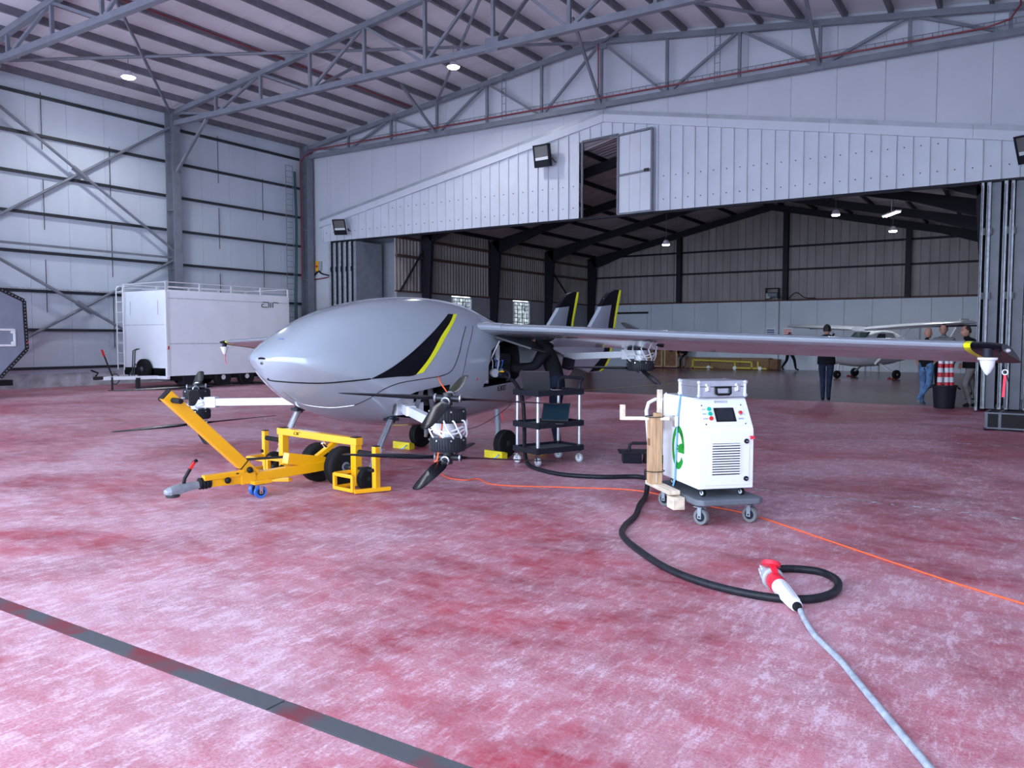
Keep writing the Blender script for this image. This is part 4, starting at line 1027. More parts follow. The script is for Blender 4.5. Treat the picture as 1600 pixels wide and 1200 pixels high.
for x_ in (cx0 + .07, cx1 - .07):
    for y_ in (cy0 + .07, cy1 - .07): caster(ch, (x_, y_, 0), .03, .025, 'black', .4, fork='metal_dark', hubm='alu_white')
MB().bx(cx0 + .05, cx1 - .04, cy0 - .006, cy0, .10, .50).build('door', 'white_gloss', ch, bevel=.002)
MB().bx(cx0 + .115, cx1 - .125, cy0 - .008, cy0 - .002, .185, .44).build('grille_recess', 'black', ch)
for k in range(12):
    MB().box(((cx0 + cx1) / 2 - .005, cy0 - .012, .20 + k * .0208), (cx1 - cx0 - .235, .012, .011), (R(-25), 0, 0)).build('louver', 'white', ch)
for z_ in (.15, .455):
    k = MB().lathe([(.02, 0), (.02, .012), (.012, .016)], 16, (cx1 - .07, cy0 - .006, z_), (0, -1, 0)).build('lock', 'black', ch, 40)
    MB().bx(cx1 - .078, cx1 - .062, cy0 - .026, cy0 - .021, z_ - .003, z_ + .003).build('lock_slot', 'alu', k)
MB().add([(cx1 - .05, cy0 - .03, .50), (cx1 - .012, cy0 - .03, .497), (cx1 - .005, cy0 - .03, .475), (cx1 - .045, cy0 - .03, .47)], [(0, 1, 2, 3)]).build('key_tag', 'ribbon_red', ch)
# sloped control panel
dy, dz = .135, .22; L_ = math.hypot(dy, dz); up_ = V((0, dy / L_, dz / L_)); nn = V((0, -dz / L_, dy / L_))
MP = AX((1, 0, 0), tuple(up_), tuple(-(-nn)))
po = V((-.005, cy0 + .01, .565))
def pan_(x0, x1, y0, y1, t0, t1, nme, m, par=ch, bev=.002): return MB().prism([(x0, y0), (x1, y0), (x1, y1), (x0, y1)], t0, t1, MP, po).build(nme, m, par, bevel=bev)
pnl = pan_(-.185, .19, .015, .215, 0, .006, 'control_panel', 'white_gloss')
pan_(-.075, .10, .05, .175, .006, .014, 'screen_bezel', 'black', pnl); pan_(-.058, .083, .062, .163, .014, .015, 'screen', 'screen', pnl)
for k, m_ in enumerate(('lamp_green', 'lamp_green', 'lamp_red')):
    q = po + MP @ V((-.115, .165 - .042 * k, .006))
    MB().cyl(q, q + nn * .012, .017, n=16).build('push_button', m_, pnl, 40)
    text('button_label', ['RUN', 'RESET', 'ALARM'][k], .014, 'blue_print', pnl, MP, po + MP @ V((-.16, .165 - .042 * k, .007)), .0005)
q = po + MP @ V((.15, .125, .006))
MB().cyl(q, q + nn * .012, .02, n=16).build('stop_button_ring', 'alu', pnl, 40); MB().cyl(q + nn * .012, q + nn * .022, .013, n=14).build('stop_button', 'lamp_red', pnl, 40)
text('panel_lettering', 'EMO', .022, 'blue_print', pnl, MP, po + MP @ V((.15, .075, .007)), .0005)
for x_ in (-.17, .175):
    for y_ in (.03, .2):
        q = po + MP @ V((x_, y_, .006)); MB().cyl(q, q + nn * .003, .006, n=8).build('screw', 'metal_dark', pnl)
text('brand_lettering', 'evesco', .042, 'steel', ch, MP, po + MP @ V((0.01, .238, .001)), .001)
# green plug logo on the left side of the cabinet
ML = AX((0, -1, 0), (0, 0, 1), (-1, 0, 0)); lo = V((cx0 - .001, cy0 + .40, .36))
def ring_band(cx, cy, r0, r1, a0, a1, n=18, taper=0):
    outer = arc(cx, cy, r1, a0, a1, n); inner = arc(cx, cy, r0, a1, a0, n); return outer + inner
lg = MB()
def band(c, r0, r1, a0, a1, n=22):
    for i in range(n):
        p0 = a0 + (a1 - a0) * i / n; p1 = a0 + (a1 - a0) * (i + 1) / n
        t0 = .55 + .45 * math.sin(math.pi * min(1, (i + .3) / n * 1.6)); t1 = .55 + .45 * math.sin(math.pi * min(1, (i + 1.3) / n * 1.6)) if i < n - 1 else .5
        f = lambda a, r: (c[0] + r * .78 * math.cos(R(a)), c[1] + r * 1.18 * math.sin(R(a)))
        lg.prism([f(p0, r1 - (r1 - r0) * 1), f(p1, r0), f(p1, r1), f(p0, r1)], 0, .002, ML, lo)
band((0, .0), .108, .158, -35, -325, 30)
band((0, .0), .108, .158, 0, 60, 8)
lg.prism([(.0, -.04), (.122, -.04), (.122, .04), (.05, .04), (.0, .015)], 0, .002, ML, lo)
for z_ in (-.012, .012): lg.prism([(-.045, z_ * 1.3 - .005), (.0, z_ * 1.3 - .005), (.0, z_ * 1.3 + .005), (-.045, z_ * 1.3 + .005)], 0, .002, ML, lo)
lg.build('plug_logo', 'green_logo', ch)
MB().tube([(cx0 - .004, cy1 - .02, .25), (cx0 - .004, cy1 - .02, .79), (cx0 + .02, cy1 - .02, .805)], .006, 5).build('side_hose', 'white', ch)
st = empty('lashing_strap', (-2.28, 6.56, 0), RZ, 'light blue strap tied over the left side of the charger', 'strap')
sp = [(cx0 + .10, cy0 + .36, 1.0205), (cx0 - .004, cy0 + .36, 1.0205), (cx0 - .012, cy0 + .36, .98), (cx0 - .014, cy0 + .40, .80), (cx0 - .014, cy0 + .44, .29), (cx0 - .03, cy0 + .44, .24)]
v = []; f = []
for p in sp: v += [(p[0], p[1] - .012, p[2]), (p[0], p[1] + .012, p[2])]
for i in range(len(sp) - 1): f.append((2 * i, 2 * i + 1, 2 * i + 3, 2 * i + 2))
o = MB().add(v, f).build('strap', 'blue_strap', st); md = o.modifiers.new('s', 'SOLIDIFY'); md.thickness = .003
MB().box((cx0 - .03, cy0 + .40, .80), (.03, .06, .10)).build('ratchet', 'alu', st, bevel=.008)
# aluminium flight case
fc = empty('flight_case', (-2.245, 6.52, 1.022), R(45 + 3), 'silver aluminium case with black handle standing on the white charger', 'case')
bw, bd, bh = .42, .34, .135
MB().bx(-bw / 2, bw / 2, -bd / 2, bd / 2, 0, bh * .62).build('body', 'alu', fc, bevel=.004)
MB().bx(-bw / 2, bw / 2, -bd / 2, bd / 2, bh * .635, bh).build('lid', 'alu', fc, bevel=.004)
for sx in (-1, 1):
    for sy in (-1, 1):
        MB().bx(sx * bw / 2 - .012, sx * bw / 2 + .003, sy * bd / 2 - .012, sy * bd / 2 + .003, -.0, bh).build('edge_rail', 'alu_white', fc, bevel=.003)
        for z_ in (.014, bh - .014): MB().ell((sx * (bw / 2), sy * (bd / 2), z_), (.02, .02, .018), 10, 6).build('corner_cap', 'galv', fc, 50)
for x_ in (-.13, .14): MB().bx(x_ - .018, x_ + .018, -bd / 2 - .012, -bd / 2, .045, .11).bx(x_ - .010, x_ + .010, -bd / 2 - .018, -bd / 2, .05, .09).build('latch', 'chrome', fc, bevel=.003)
MB().tube([(-.06, -bd / 2 - .008, .075), (-.058, -bd / 2 - .014, .03), (-.045, -bd / 2 - .016, .022), (.055, -bd / 2 - .016, .022), (.068, -bd / 2 - .014, .03), (.07, -bd / 2 - .008, .075)], .010, 8).build('handle', 'black', fc, 50)
MB().bx(-.07, .08, -bd / 2 - .01, -bd / 2, .072, .088).build('handle_mount', 'black', fc)
# timber cable bracket lashed to the trolley
tb = empty('timber_bracket', (-2.28, 6.56, 0), RZ, 'rough timber post and arms lashed to the left of the trolley', 'bracket')
MB().bx(-.42, -.32, -.04, .38, .215, .25).box((-.37, -.09, .2325), (.10, .12, .035)).build('base_board', 'wood_pale', tb, bevel=.004)
MB().bx(-.40, -.30, -.20, -.06, .10, .20).build('end_block', 'wood_pale', tb, bevel=.004)
MB().bx(-.40, -.35, .16, .26, .25, .86).build('post', 'wood', tb, bevel=.004)
MB().bx(-.45, -.40, .17, .27, .25, .82).build('post', 'wood', tb, bevel=.004)
MB().bx(-.405, -.398, .165, .255, .26, .36).build('bracket_plate', 'galv', tb)
MB().bar((-.30, .12, .82), (-.62, .42, .80), .04, .03).build('arm', 'wood_pale', tb, bevel=.004)
MB().bar((-.62, .42, .785), (-.62, .42, .92), .04, .04).build('arm_end', 'wood_pale', tb, bevel=.004)
MB().bx(-.31, -.27, .36, .40, .7, 1.05).build('upright', 'wood_pale', tb, bevel=.004)
MB().bx(-.451, -.4495, .19, .25, .58, .64).build('stamp', 'wood_crate', tb)
for z_ in (.36, .83): MB().torus((-.40, .215, z_), (0, 0, 1), .085, .004, 16, 5).build('wire_tie', 'black', tb)
# ================================================================ CABLES ON THE FLOOR
def cable(name, pts, r, m, label, z=None, k=8, cat='cable'):
    P = [(p[0], p[1], (p[2] if len(p) > 2 else r + .001)) for p in pts]
    o = MB().tube(spline(P, k), r, 10).build(name, m, None, 60); tag(o, label, cat); return o
cable('power_cable', [(-3.10, 7.14, .215), (-3.06, 7.08, .12), (-3.0, 6.9), (-2.9, 6.55), (-2.74, 6.1), (-2.66, 5.72), (-2.56, 5.46), (-2.35, 5.19), (-1.94, 4.8), (-1.58, 4.61), (-1.25, 4.565), (-1.03, 4.65), (-.93, 4.85), (-.955, 5.1), (-1.09, 5.25), (-1.26, 5.22), (-1.37, 5.08, .035), (-1.375, 5.04, .045)], .024, 'black_cord', 'thick black power cable looping across the red floor to the red plug')
cable('charge_hose', [(-5.63, 8.48, 1.02), (-5.55, 8.46, 1.0), (-5.44, 8.42, .95), (-5.30, 8.33, .84), (-5.22, 8.27, .70), (-5.16, 8.20, .45), (-5.06, 8.05, .18), (-4.90, 7.86, .05), (-4.63, 7.68), (-4.24, 7.53), (-3.83, 7.62), (-3.5, 7.85), (-3.2, 7.6, .05), (-3.08, 7.22, .24)], .024, 'black_cord', 'black charging hose running from the aircraft bay to the trolley')
gun = empty('charge_plug', (0, 0, 0), 0, 'black charging plug pushed into the open bay of the aircraft', 'plug')
MB().cyl((-5.78, 8.53, 1.04), (-5.66, 8.49, 1.03), .045, .035, n=14).build('nozzle', 'dark_plastic', gun, 40)
MB().tube(spline([(-5.68, 8.5, 1.07), (-5.60, 8.47, 1.09), (-5.53, 8.44, 1.05), (-5.53, 8.43, .99), (-5.58, 8.46, .97)], 5), .016, 8).build('handle', 'dark_plastic', gun, 50)
MB().box((-5.66, 8.47, 1.082), (.06, .03, .015)).build('release_button', 'dolly_yellow', gun)
cable('extension_cord', [(-5.98, 7.46), (-5.75, 7.2), (-5.55, 7.02), (-5.24, 6.78), (-5.0, 6.75), (-4.93, 6.89), (-4.78, 6.80), (-4.65, 6.72), (-4.4, 6.75), (-3.8, 7.02), (-3.19, 7.21), (-2.44, 6.91), (-1.95, 6.73), (-1.2, 6.16), (-.72, 5.79), (-.33, 5.5), (.0, 5.29), (.5, 4.95)], .0055, 'orange_cord', 'thin orange extension cord trailing across the red floor')
cable('supply_cable', [(-1.0, 4.36, .05), (-.95, 4.27, .025), (-.86, 4.1), (-.71, 3.87), (-.6, 3.67), (-.48, 3.45), (-.37, 3.25), (-.27, 3.07), (-.12, 2.80), (.1, 2.4)], .015, 'grey_cord', 'grey supply cable leading from the red plug to the bottom right')
cable('sensor_lead', [(-6.1, 7.6, .40), (-5.95, 7.8, .36), (-5.8, 8.1, .40), (-5.65, 8.3, .52), (-5.55, 8.5, .66)], .004, 'black_cord', 'thin dark lead sagging between rotor and main leg')
# red industrial plug pair
a = V((-1.375, 5.03, .05)); b = V((-1.0, 4.36, .05)); d = (b - a).normalized(); L = (b - a).length
pg = empty('industrial_plug', (0, 0, 0), 0, 'red and white industrial power plug lying on the floor, red lid open', 'plug')
def ax(t): return a + d * L * t
MB().lathe([(.026, 0), (.036, .02), (.044, .06), (.05, .12), (.054, .17)], 20, ax(0), d).build('socket_body', 'grey_plug', pg, 40)
for k in range(10):
    q = k * .628; M, _ = MB.frame((0, 0, 0), d); e = M @ V((math.cos(q), math.sin(q), 0)); MB().bar(ax(.0) + e * .034, ax(.12) + e * .046, .010).build('grip_rib', 'white', pg)
MB().lathe([(.058, 0), (.066, .01), (.066, .03), (.058, .04)], 24, ax(.235), d).build('collar', 'grey_plug', pg, 40)
MB().lathe([(.05, 0), (.052, .005), (.052, .12), (.047, .13)], 22, ax(.30), d).build('coupling', 'red_plug', pg, 40)
MB().lathe([(.048, 0), (.049, .02), (.044, .14), (.037, .27), (.033, .335), (.024, .345)], 20, ax(.47), d).build('plug_body', 'white', pg, 40)
for k in range(7):
    q = k * .9; M, _ = MB.frame((0, 0, 0), d); e = M @ V((math.cos(q), math.sin(q), 0)); MB().bar(ax(.55) + e * .045, ax(.88) + e * .034, .006).build('grip_rib', 'white', pg)
MB().lathe([(.026, 0), (.026, .02), (.018, .035)], 16, ax(.905), d).build('cable_gland', 'black', pg, 40)
lidc = ax(.20) + V((0, 0, .075)); ln = (V((0, 0, 1)) + d * -.55 + V((.2, .1, 0))).normalized()
MB().lathe([(.05, -.016), (.056, -.012), (.056, .012), (.05, .016), (.03, .018)], 22, lidc, ln).build('lid', 'red_plug', pg, 40)
MB().bar(ax(.33) + V((0, 0, .052)), lidc + d * .03, .035, .012).build('lid_hinge', 'red_plug', pg)
# ================================================================ WHITE BOX TRAILER
tr_ = empty('box_trailer', (-21.15, 14.07, 0), 0, 'white twin-axle box trailer with roof rails parked along the left wall', 'trailer')
TW, TLn, TZ0, TZ1 = -2.30, 4.65, .40, 2.93
M = AX((1, 0, 0), (0, 1, 0))
def rr(x0, x1, y0, y1, r, n=5):
    return [p for c in ((x1 - r, y0 + r, -90), (x1 - r, y1 - r, 0), (x0 + r, y1 - r, 90), (x0 + r, y0 + r, 180)) for p in arc(c[0], c[1], r, c[2], c[2] + 90, n)]
MB().loft([[V((x_, y_, TZ0)) for x_, y_ in rr(TW, 0, 0, TLn, .10)], [V((x_, y_, TZ1 - .08)) for x_, y_ in rr(TW, 0, 0, TLn, .10)], [V((x_, y_, TZ1 - .02)) for x_, y_ in rr(TW + .03, -.03, .03, TLn - .03, .09)], [V((x_, y_, TZ1)) for x_, y_ in rr(TW + .09, -.09, .09, TLn - .09, .06)]]).build('box', 'white_trailer', tr_, 40)
for z_ in (1.35, 2.68): MB().bx(.0, .008, .08, TLn - .08, z_ - .008, z_ + .008).build('side_trim', 'galv', tr_)
MB().bx(TW + .1, -.1, -.008, 0, 1.90, 1.915).build('front_trim', 'galv', tr_)
for x_ in (-.4, -1.8): MB().bx(x_ - .01, x_ + .01, -.006, 0, 2.2, 2.62).build('front_vent', 'grey_plug', tr_)
MB().bx(-.02, .012, -.01, .08, TZ0 + .02, TZ1 - .06).build('corner_rail', 'white', tr_)
MB().bx(.004, .02, .02, .06, 1.18, 1.28).build('side_marker', 'lamp_red', tr_)
MB().bx(TW + .1, -.1, .25, TLn - .1, .26, TZ0).build('chassis', 'black', tr_)
MB().bx(TW + .05, -.05, .0, .12, .30, TZ0 + .25).build('front_skirt', 'white_trailer', tr_, bevel=.02)
MB().bx(-.35, -.05, .55, .95, .12, .40).build('storage_box', 'dark_plastic', tr_, bevel=.02)
for x_ in (-.12, TW + .12):
    for y_ in (1.95, 2.85): wheel_parts(tr_, (x_, y_, .30), (1 if x_ > -1 else -1, 0, 0), .30, .2, .19, hub='alu_white', grooves=False)
MB().bx(-.30, -.02, 1.55, 3.25, .52, .60).build('mudguard', 'black', tr_)
# roof rails
rz_ = TZ1 + .22
for pts in ([(-.06, .05, rz_), (-.06, TLn - .05, rz_)], [(TW + .06, .05, rz_), (TW + .06, TLn - .05, rz_)], [(-.06, .05, rz_), (TW + .06, .05, rz_)], [(-.06, TLn - .05, rz_), (TW + .06, TLn - .05, rz_)], [(-.06, .05, rz_ - .13), (-.06, TLn - .05, rz_ - .13)], [(TW + .06, .05, rz_ - .1), (TW + .06, TLn - .05, rz_ - .1)]):
    MB().tube(pts, .014, 6).build('roof_rail', 'alu_white', tr_)
for k in range(5):
    y_ = .05 + (TLn - .1) * k / 4
    for x_ in (-.06, TW + .06): MB().bx(x_ - .02, x_ + .02, y_ - .03, y_ + .03, TZ1 - .1, rz_).build('rail_post', 'alu_white', tr_)
# ladder
for x_ in (TW - .06, TW + .28): MB().tube([(x_, -.10, .55), (x_, -.10, 3.0), (x_, -.06, 3.08), (x_, .1, 3.1)], .018, 8).build('ladder_rail', 'white', tr_, 50)
for k in range(8): MB().cyl((TW - .06, -.10, .75 + .31 * k), (TW + .28, -.10, .75 + .31 * k), .014, n=8).build('ladder_rung', 'white', tr_)
# spare wheel, drawbar
wheel_parts(tr_, (-.95, -.14, .60), (0, -1, 0), .30, .19, .18, hub='steel_dark', grooves=False, name='spare_wheel')
for s_ in (-.75, .75): MB().bar((-1.15 + s_, .2, .36), (-1.15, -1.35, .36), .07, .10).build('drawbar', 'white', tr_)
MB().bx(-1.21, -1.09, -1.55, -1.2, .32, .42).build('coupling', 'metal_dark', tr_, bevel=.02)
MB().tube([(-1.15, -1.5, .42), (-1.15, -1.42, .52), (-1.15, -1.62, .6)], .025, 8).build('coupling_lever', 'black', tr_, 50)
MB().tube([(-1.15, -1.0, .4), (-1.10, -1.15, .72), (-1.05, -1.3, 1.05)], .022, 8).build('brake_lever', 'metal_dark', tr_, 50)
MB().cyl((-1.06, -1.28, 1.0), (-1.03, -1.36, 1.18), .03, n=8).build('lever_grip', 'lamp_red', tr_)
for x_ in (-.9, -.8): MB().tube([(x_, -.55, .38), (x_, -.5, 1.15), (x_ - .02, -.35, 1.2)], .018, 6).build('winch_frame', 'metal_dark', tr_)
MB().tube([(-.98, -.6, .4), (-.95, -.4, .75), (-.9, -.2, .45)], .018, 6).build('winch_frame', 'metal_dark', tr_)
MB().torus((-1.1, -.95, .33), (1, .2, 0), .15, .012, 18, 5).build('breakaway_cable', 'black', tr_)
MB().cyl((-1.0, -1.1, .0), (-1.0, -1.1, .4), .03, n=8).build('jockey_leg', 'metal_dark', tr_)
MB().cyl((-1.0, -1.1, 0), (-1.0, -1.1, .02), .12, n=12).build('jockey_foot', 'metal_dark', tr_)
MB().bx(-.75, -.65, -.55, -.45, 0, .36).build('support_leg', 'metal_dark', tr_)
air_logo('lettering', tr_, AX((0, 1, 0), (0, 0, 1)), (.012, 3.42, 2.52), .17, 'black', .07)
# ================================================================ GREY ANGULAR BOX at the left edge
gb = empty('grey_equipment_box', (-21.3, 9.68, 0), R(90), 'grey angular equipment box with riveted edges at the left edge', 'equipment')
GP = [(.0, 2.71), (.55, 2.45), (.58, 1.23), (-.07, .54), (-1.8, .50), (-2.3, 1.2), (-2.2, 2.6)]
M = AX((1, 0, 0), (0, 0, 1), (0, -1, 0))
MB().prism(GP, -2.2, 0, M).build('hull', 'grey_hull', gb, bevel=.01)
for i in range(4):
    a, b_ = GP[i - 1 if i else 6], GP[i]
    a = V((a[0], 0, a[1])); b_ = V((b_[0], 0, b_[1])); d_ = (b_ - a).normalized(); nrm = V((-d_.z, 0, d_.x))
    st_ = MB().bar(a + V((0, -.012, 0)) - nrm * -.0, b_ + V((0, -.012, 0)), .09, .02, up=(0, 1, 0)).build('edge_strip', 'metal_dark', gb)
    k = int((b_ - a).length / .085)
    for j in range(k):
        p = a + d_ * (.05 + .085 * j); MB().cyl(p + V((0, -.03, 0)), p + V((0, -.02, 0)), .016, n=6).build('rivet', 'alu', st_)
fr_ = MB()
for a, b_ in (((-.9, 1.33), (.29, 1.33)), ((-.9, 1.72), (.29, 1.72)), ((.29, 1.31), (.29, 1.74)), ((-.9, 1.31), (-.9, 1.74))): fr_.bar((a[0], -.02, a[1]), (b_[0], -.02, b_[1]), .05, .03, up=(0, 1, 0))
for x_, z_ in ((.24, 1.39), (.24, 1.66)): fr_.cyl((x_, -.035, z_), (x_, 0, z_), .035, n=12)
fr_.build('hatch_frame', 'white_gloss', gb, bevel=.006)
MB().bx(-1.6, -.1, .3, 1.9, .18, .56).build('base_skid', 'metal_dark', gb, bevel=.02)
MB().bx(-.4, .25, .05, .4, .33, .47).build('step', 'black', gb)
MB().bx(-1.5, -1.3, .3, 1.7, 0, .2).bx(-.4, -.2, .3, 1.7, 0, .2).build('foot', 'metal_dark', gb)
MB().box((.60, -.02, 1.40), (.02, .02, .06)).build('tag', 'ribbon_red', gb)
# ================================================================ LAMPS
def high_bay(loc, label, drop=.25, r=.20, power=260, name='high_bay_lamp', group=None):
    e = empty(name, loc, 0, label, 'lamp', group)
    MB().lathe([(.06, .16), (.10, .12), (.13, .05), (r, 0), (r, -.02), (r * .9, -.02)], 24).build('housing', 'alu_white', e, 50)
    MB().lathe([(.001, -.022), (r * .88, -.022), (r * .80, -.05), (.001, -.06)], 24).build('diffuser', 'lamp_glow', e, 50)
    MB().tube([(-.05, 0, .12), (-.05, 0, .2), (0, 0, .24), (0, 0, .15 + drop)], .01, 6).build('bracket', 'steel_dark', e)
    l = bpy.data.lights.new('lamp_light', 'SPOT'); l.energy = power; l.spot_size = R(150); l.spot_blend = .6; l.shadow_soft_size = r; l.color = (.92, .96, 1.0)
    lo_ = bpy.data.objects.new('lamp_light', l); COL.objects.link(lo_); lo_.parent = e; lo_.location = (0, 0, -.08)
    return e
high_bay((-22.42, 13.88, 9.15), 'glowing round high-bay lamp hanging near the left wall', roof_z(-22.42) - 9.3)
high_bay((-15.2, 20.05, 9.85), 'glowing round high-bay lamp hanging above the middle of the front hangar', roof_z(-15.2) - 10.0)
for (x_, y_, z_), lb in (((-5.96, 30, 5.86), 'round lamp under the rear roof, second from right'), ((-4.55, 33.2, 5.55), 'small round lamp under the rear roof near the end wall'), ((-12.27, 30, 5.22), 'small round lamp low under the rear roof left of the ridge')):
    high_bay((x_, y_, z_), lb, fz(x_) - z_ - .15, .15, 170)
tl_ = empty('tube_lamp', (-4.2, 30.2, 5.75), R(30), 'white linear tube lamp under the rear hangar rafters', 'lamp')
MB().bx(-.09, .09, -.6, .6, 0, .05).cyl((0, 0, .05), (0, 0, fz(-4.2) - 5.75), .012, n=6).build('housing', 'white', tl_)
for x_ in (-.045, .045): MB().cyl((x_, -.56, -.02), (x_, .56, -.02), .018, n=8).build('tube', 'tube_glow', tl_)
def flood(loc, rx, rz, label, s=1.0):
    e = empty('floodlight', loc, 0, label, 'floodlight', 'floodlights on the ribbed header'); e.rotation_euler = (rx, 0, rz)
    MB().loft([[V((x_ * .30 * s, -.0, z_ * .36 * s)) for x_, z_ in ((-1, -1), (1, -1), (1, 1), (-1, 1))], [V((x_ * .30 * s, .12 * s, z_ * .36 * s)) for x_, z_ in ((-1, -1), (1, -1), (1, 1), (-1, 1))], [V((x_ * .2 * s, .24 * s, z_ * .2 * s)) for x_, z_ in ((-1, -1), (1, -1), (1, 1), (-1, 1))]]).build('housing', 'alu_white' if rx > .3 else 'dark_plastic', e, bevel=.01)
    b_ = MB()
    for x_ in (-.285, .285): b_.box((x_ * s, -.02, 0), (.05 * s, .03, .72 * s))
    b_.box((0, -.02, .335 * s), (.6 * s, .03, .05 * s)); b_.box((0, -.02, -.25 * s), (.6 * s, .03, .22 * s)); b_.build('bezel', 'dark_plastic', e)
    MB().box((0, -.012, .09 * s), (.52 * s, .01, .46 * s)).build('glass', 'frosted', e)
    MB().box((0, -.02, -.09 * s), (.50 * s, .012, .09 * s)).build('reflector', 'white', e)
    MB().tube([(.32 * s, .1, -.1), (.36 * s, .15, -.2), (.33 * s, .3, -.25)], .025, 6).build('bracket', 'metal_dark', e)
    return e
flood((-13.74, YB - .50, 7.50), R(10), R(-4), 'black floodlight on the white header left of the hatch')
flood((-22.9, YB - .58, 5.86), R(22), R(20), 'tilted floodlight above the left door stack', .85)
flood((-.22, YB - .58, 6.0), R(25), R(-25), 'floodlight at the right end of the header', .95)
sw = empty('emergency_switch', (-24.62, YB - .01, 4.45), 0, 'small yellow and grey emergency switch box beside the left door stack', 'switch')
MB().bx(-.16, .0, -.1, 0, -.2, .22).build('yellow_box', 'dolly_yellow', sw, bevel=.01); MB().bx(.02, .14, -.1, 0, -.18, .2).build('grey_box', 'grey_plug', sw, bevel=.01)
MB().cyl((-.08, -.14, .0), (-.08, -.1, .0), .05, n=12).build('stop_button', 'lamp_red', sw)
MB().tube(spline([(-.9, -.05, -.45), (-.5, -.06, -.48), (-.15, -.06, -.25), (0, -.06, -.2), (.15, -.06, -.3), (.6, -.06, -.4)], 5), .03, 6).build('cable', 'black', sw)
MB().tube(spline([(-.9, -.05, -.55), (-.2, -.05, -.52), (.6, -.05, -.45)], 5), .02, 6).build('cable', 'redpipe', sw)
# ================================================================ BLACK CASE, BIN, CONES by the right door stack
bc = empty('black_flight_case', (-.64, 15.2, 0), R(-3), 'long black road case on the floor in front of the right door stack', 'case')
MB().bx(.02, 1.6, 0, .55, .03, .29).build('body', 'black', bc, bevel=.01)
for x_ in (.03, .22, 1.0): MB().bx(x_ - .02, x_ + .02, -.008, .56, .02, .30).build('edge_rail', 'steel_dark', bc)
for z_ in (.04, .285): MB().bx(.0, 1.61, -.01, .0, z_ - .012, z_ + .012).build('edge_rail', 'steel_dark', bc)
for x_ in (.62,): 
    for z_ in (.05, .29): MB().bx(x_ - .06, x_ + .06, -.02, 0, z_ - .03, z_ + .03).build('latch', 'galv', bc)
for x_ in (.02, 1.58):
    for y_ in (.02, .53): MB().ell((x_, y_, .03), (.035, .035, .035)).build('corner_ball', 'metal_dark', bc, 50)
bn = empty('rubble_bin', (-1.58, 19.55, 0), 0, 'round black bin holding striped posts by the right doors', 'bin')
MB().lathe([(.001, 0), (.19, 0), (.20, .01), (.235, .46), (.26, .47), (.26, .50), (.225, .50), (.215, .46), (.185, .05), (.001, .045)], 28).build('tub', 'dark_plastic', bn, 40)
for s_ in (-1, 1): MB().tube([(s_ * .25, -.07, .45), (s_ * .30, -.05, .42), (s_ * .30, .05, .42), (s_ * .25, .07, .45)], .015, 6).build('handle', 'dark_plastic', bn)
for i, (dx, dy, lean, lb) in enumerate(((-.10, -.04, .02, 'red and white striped post, left one in the black bin'), (.04, .02, -.01, 'red and white striped post, middle one in the black bin'), (.13, .08, -.03, 'red and white striped post, right one in the black bin'))):
    e = empty('striped_post', (-1.58 + dx, 19.55 + dy, .06), 0, lb, 'delineator', 'striped posts in the bin'); e.rotation_euler = (0, lean, 0)
    z_ = 0
    for k, (h_, m_) in enumerate(((.50, 'cone_red'), (.11, 'reflective'), (.10, 'cone_red'), (.10, 'reflective'), (.09, 'cone_red'), (.12, 'white'))):
        MB().cyl((0, 0, z_), (0, 0, z_ + h_), .060 - .012 * z_, .060 - .012 * (z_ + h_), n=18).build('band', m_, e, 40); z_ += h_
    MB().lathe([(.045, 0), (.04, .02), (.022, .03), (.026, .05), (.02, .07), (.001, .075)], 14, (0, 0, z_)).build('cap', 'white', e, 40)
tr2 = empty('trestle', (-1.05, 20.6, 0), R(20), 'dark folded stand behind the khaki trousers by the doors', 'stand')
MB().bar((-.15, 0, .15), (.2, 0, .9), .03).bar((.2, 0, .15), (-.15, .1, .9), .03).bar((-.2, 0, .15), (.25, 0, .15), .03).bar((-.15, 0, .0), (-.15, 0, .16), .03).bar((.2, 0, .0), (.2, 0, .16), .03).build('frame', 'black', tr2)
# ================================================================ FAR CLUTTER against the end wall
for x0, w_, h_, lb in ((-16.75, .85, 1.35, 'tall brown wooden crate beside the far seated man, left'), (-15.85, .75, 1.4, 'tall brown wooden crate beside the far seated man, right')):
    e = empty('wooden_crate', (x0, 38.9, 0), 0, lb, 'crate', 'crates at the rear wall')
    MB().bx(.03, w_ - .03, -.28, .55, .04, h_ - .04).build('boards', 'wood_crate', e)
    for x_ in (.05, w_ - .05): MB().bx(x_ - .05, x_ + .05, -.32, -.28, 0, h_).build('batten', 'wood', e)
    for z_ in (.06, h_ - .06): MB().bx(0, w_, -.31, -.28, z_ - .05, z_ + .05).build('batten', 'wood', e)
    MB().bx(w_ * .4, w_ * .65, -.29, -.28, h_ * .6, h_ * .72).build('stencil', 'black', e)
ob = empty('chipboard_box', (-15.0, 39.2, 0), 0, 'long low chipboard box along the rear wall', 'crate')
MB().bx(0, 4.4, -.35, .3, 0, .55).build('panel', 'osb', ob); MB().bx(4.4, 4.8, -.3, .3, .02, .5).build('end_frame', 'wood_crate', ob)
for x_ in (0.02, 1.5, 3.0, 4.38): MB().bx(x_ - .03, x_ + .03, -.37, -.35, 0, .56).build('batten', 'wood_crate', ob)
yf_ = empty('yellow_stand', (-14.1, 38.1, 0), 0, 'low yellow steel frame on white wheels in the rear hangar', 'stand')
b_ = MB()
for a, b2 in (((0, .45), (2.9, .38)), ((0, .05), (0, .45)), ((2.9, .05), (2.9, .38)), ((2.1, .40), (2.1, .10)), ((2.1, .10), (3.6, .08)), ((3.2, .08), (3.2, .4)), ((-.1, .08), (1.0, .08))): b_.bar((a[0], 0, a[1]), (b2[0], 0, b2[1]), .07)
b_.build('frame', 'yellow_frame', yf_)
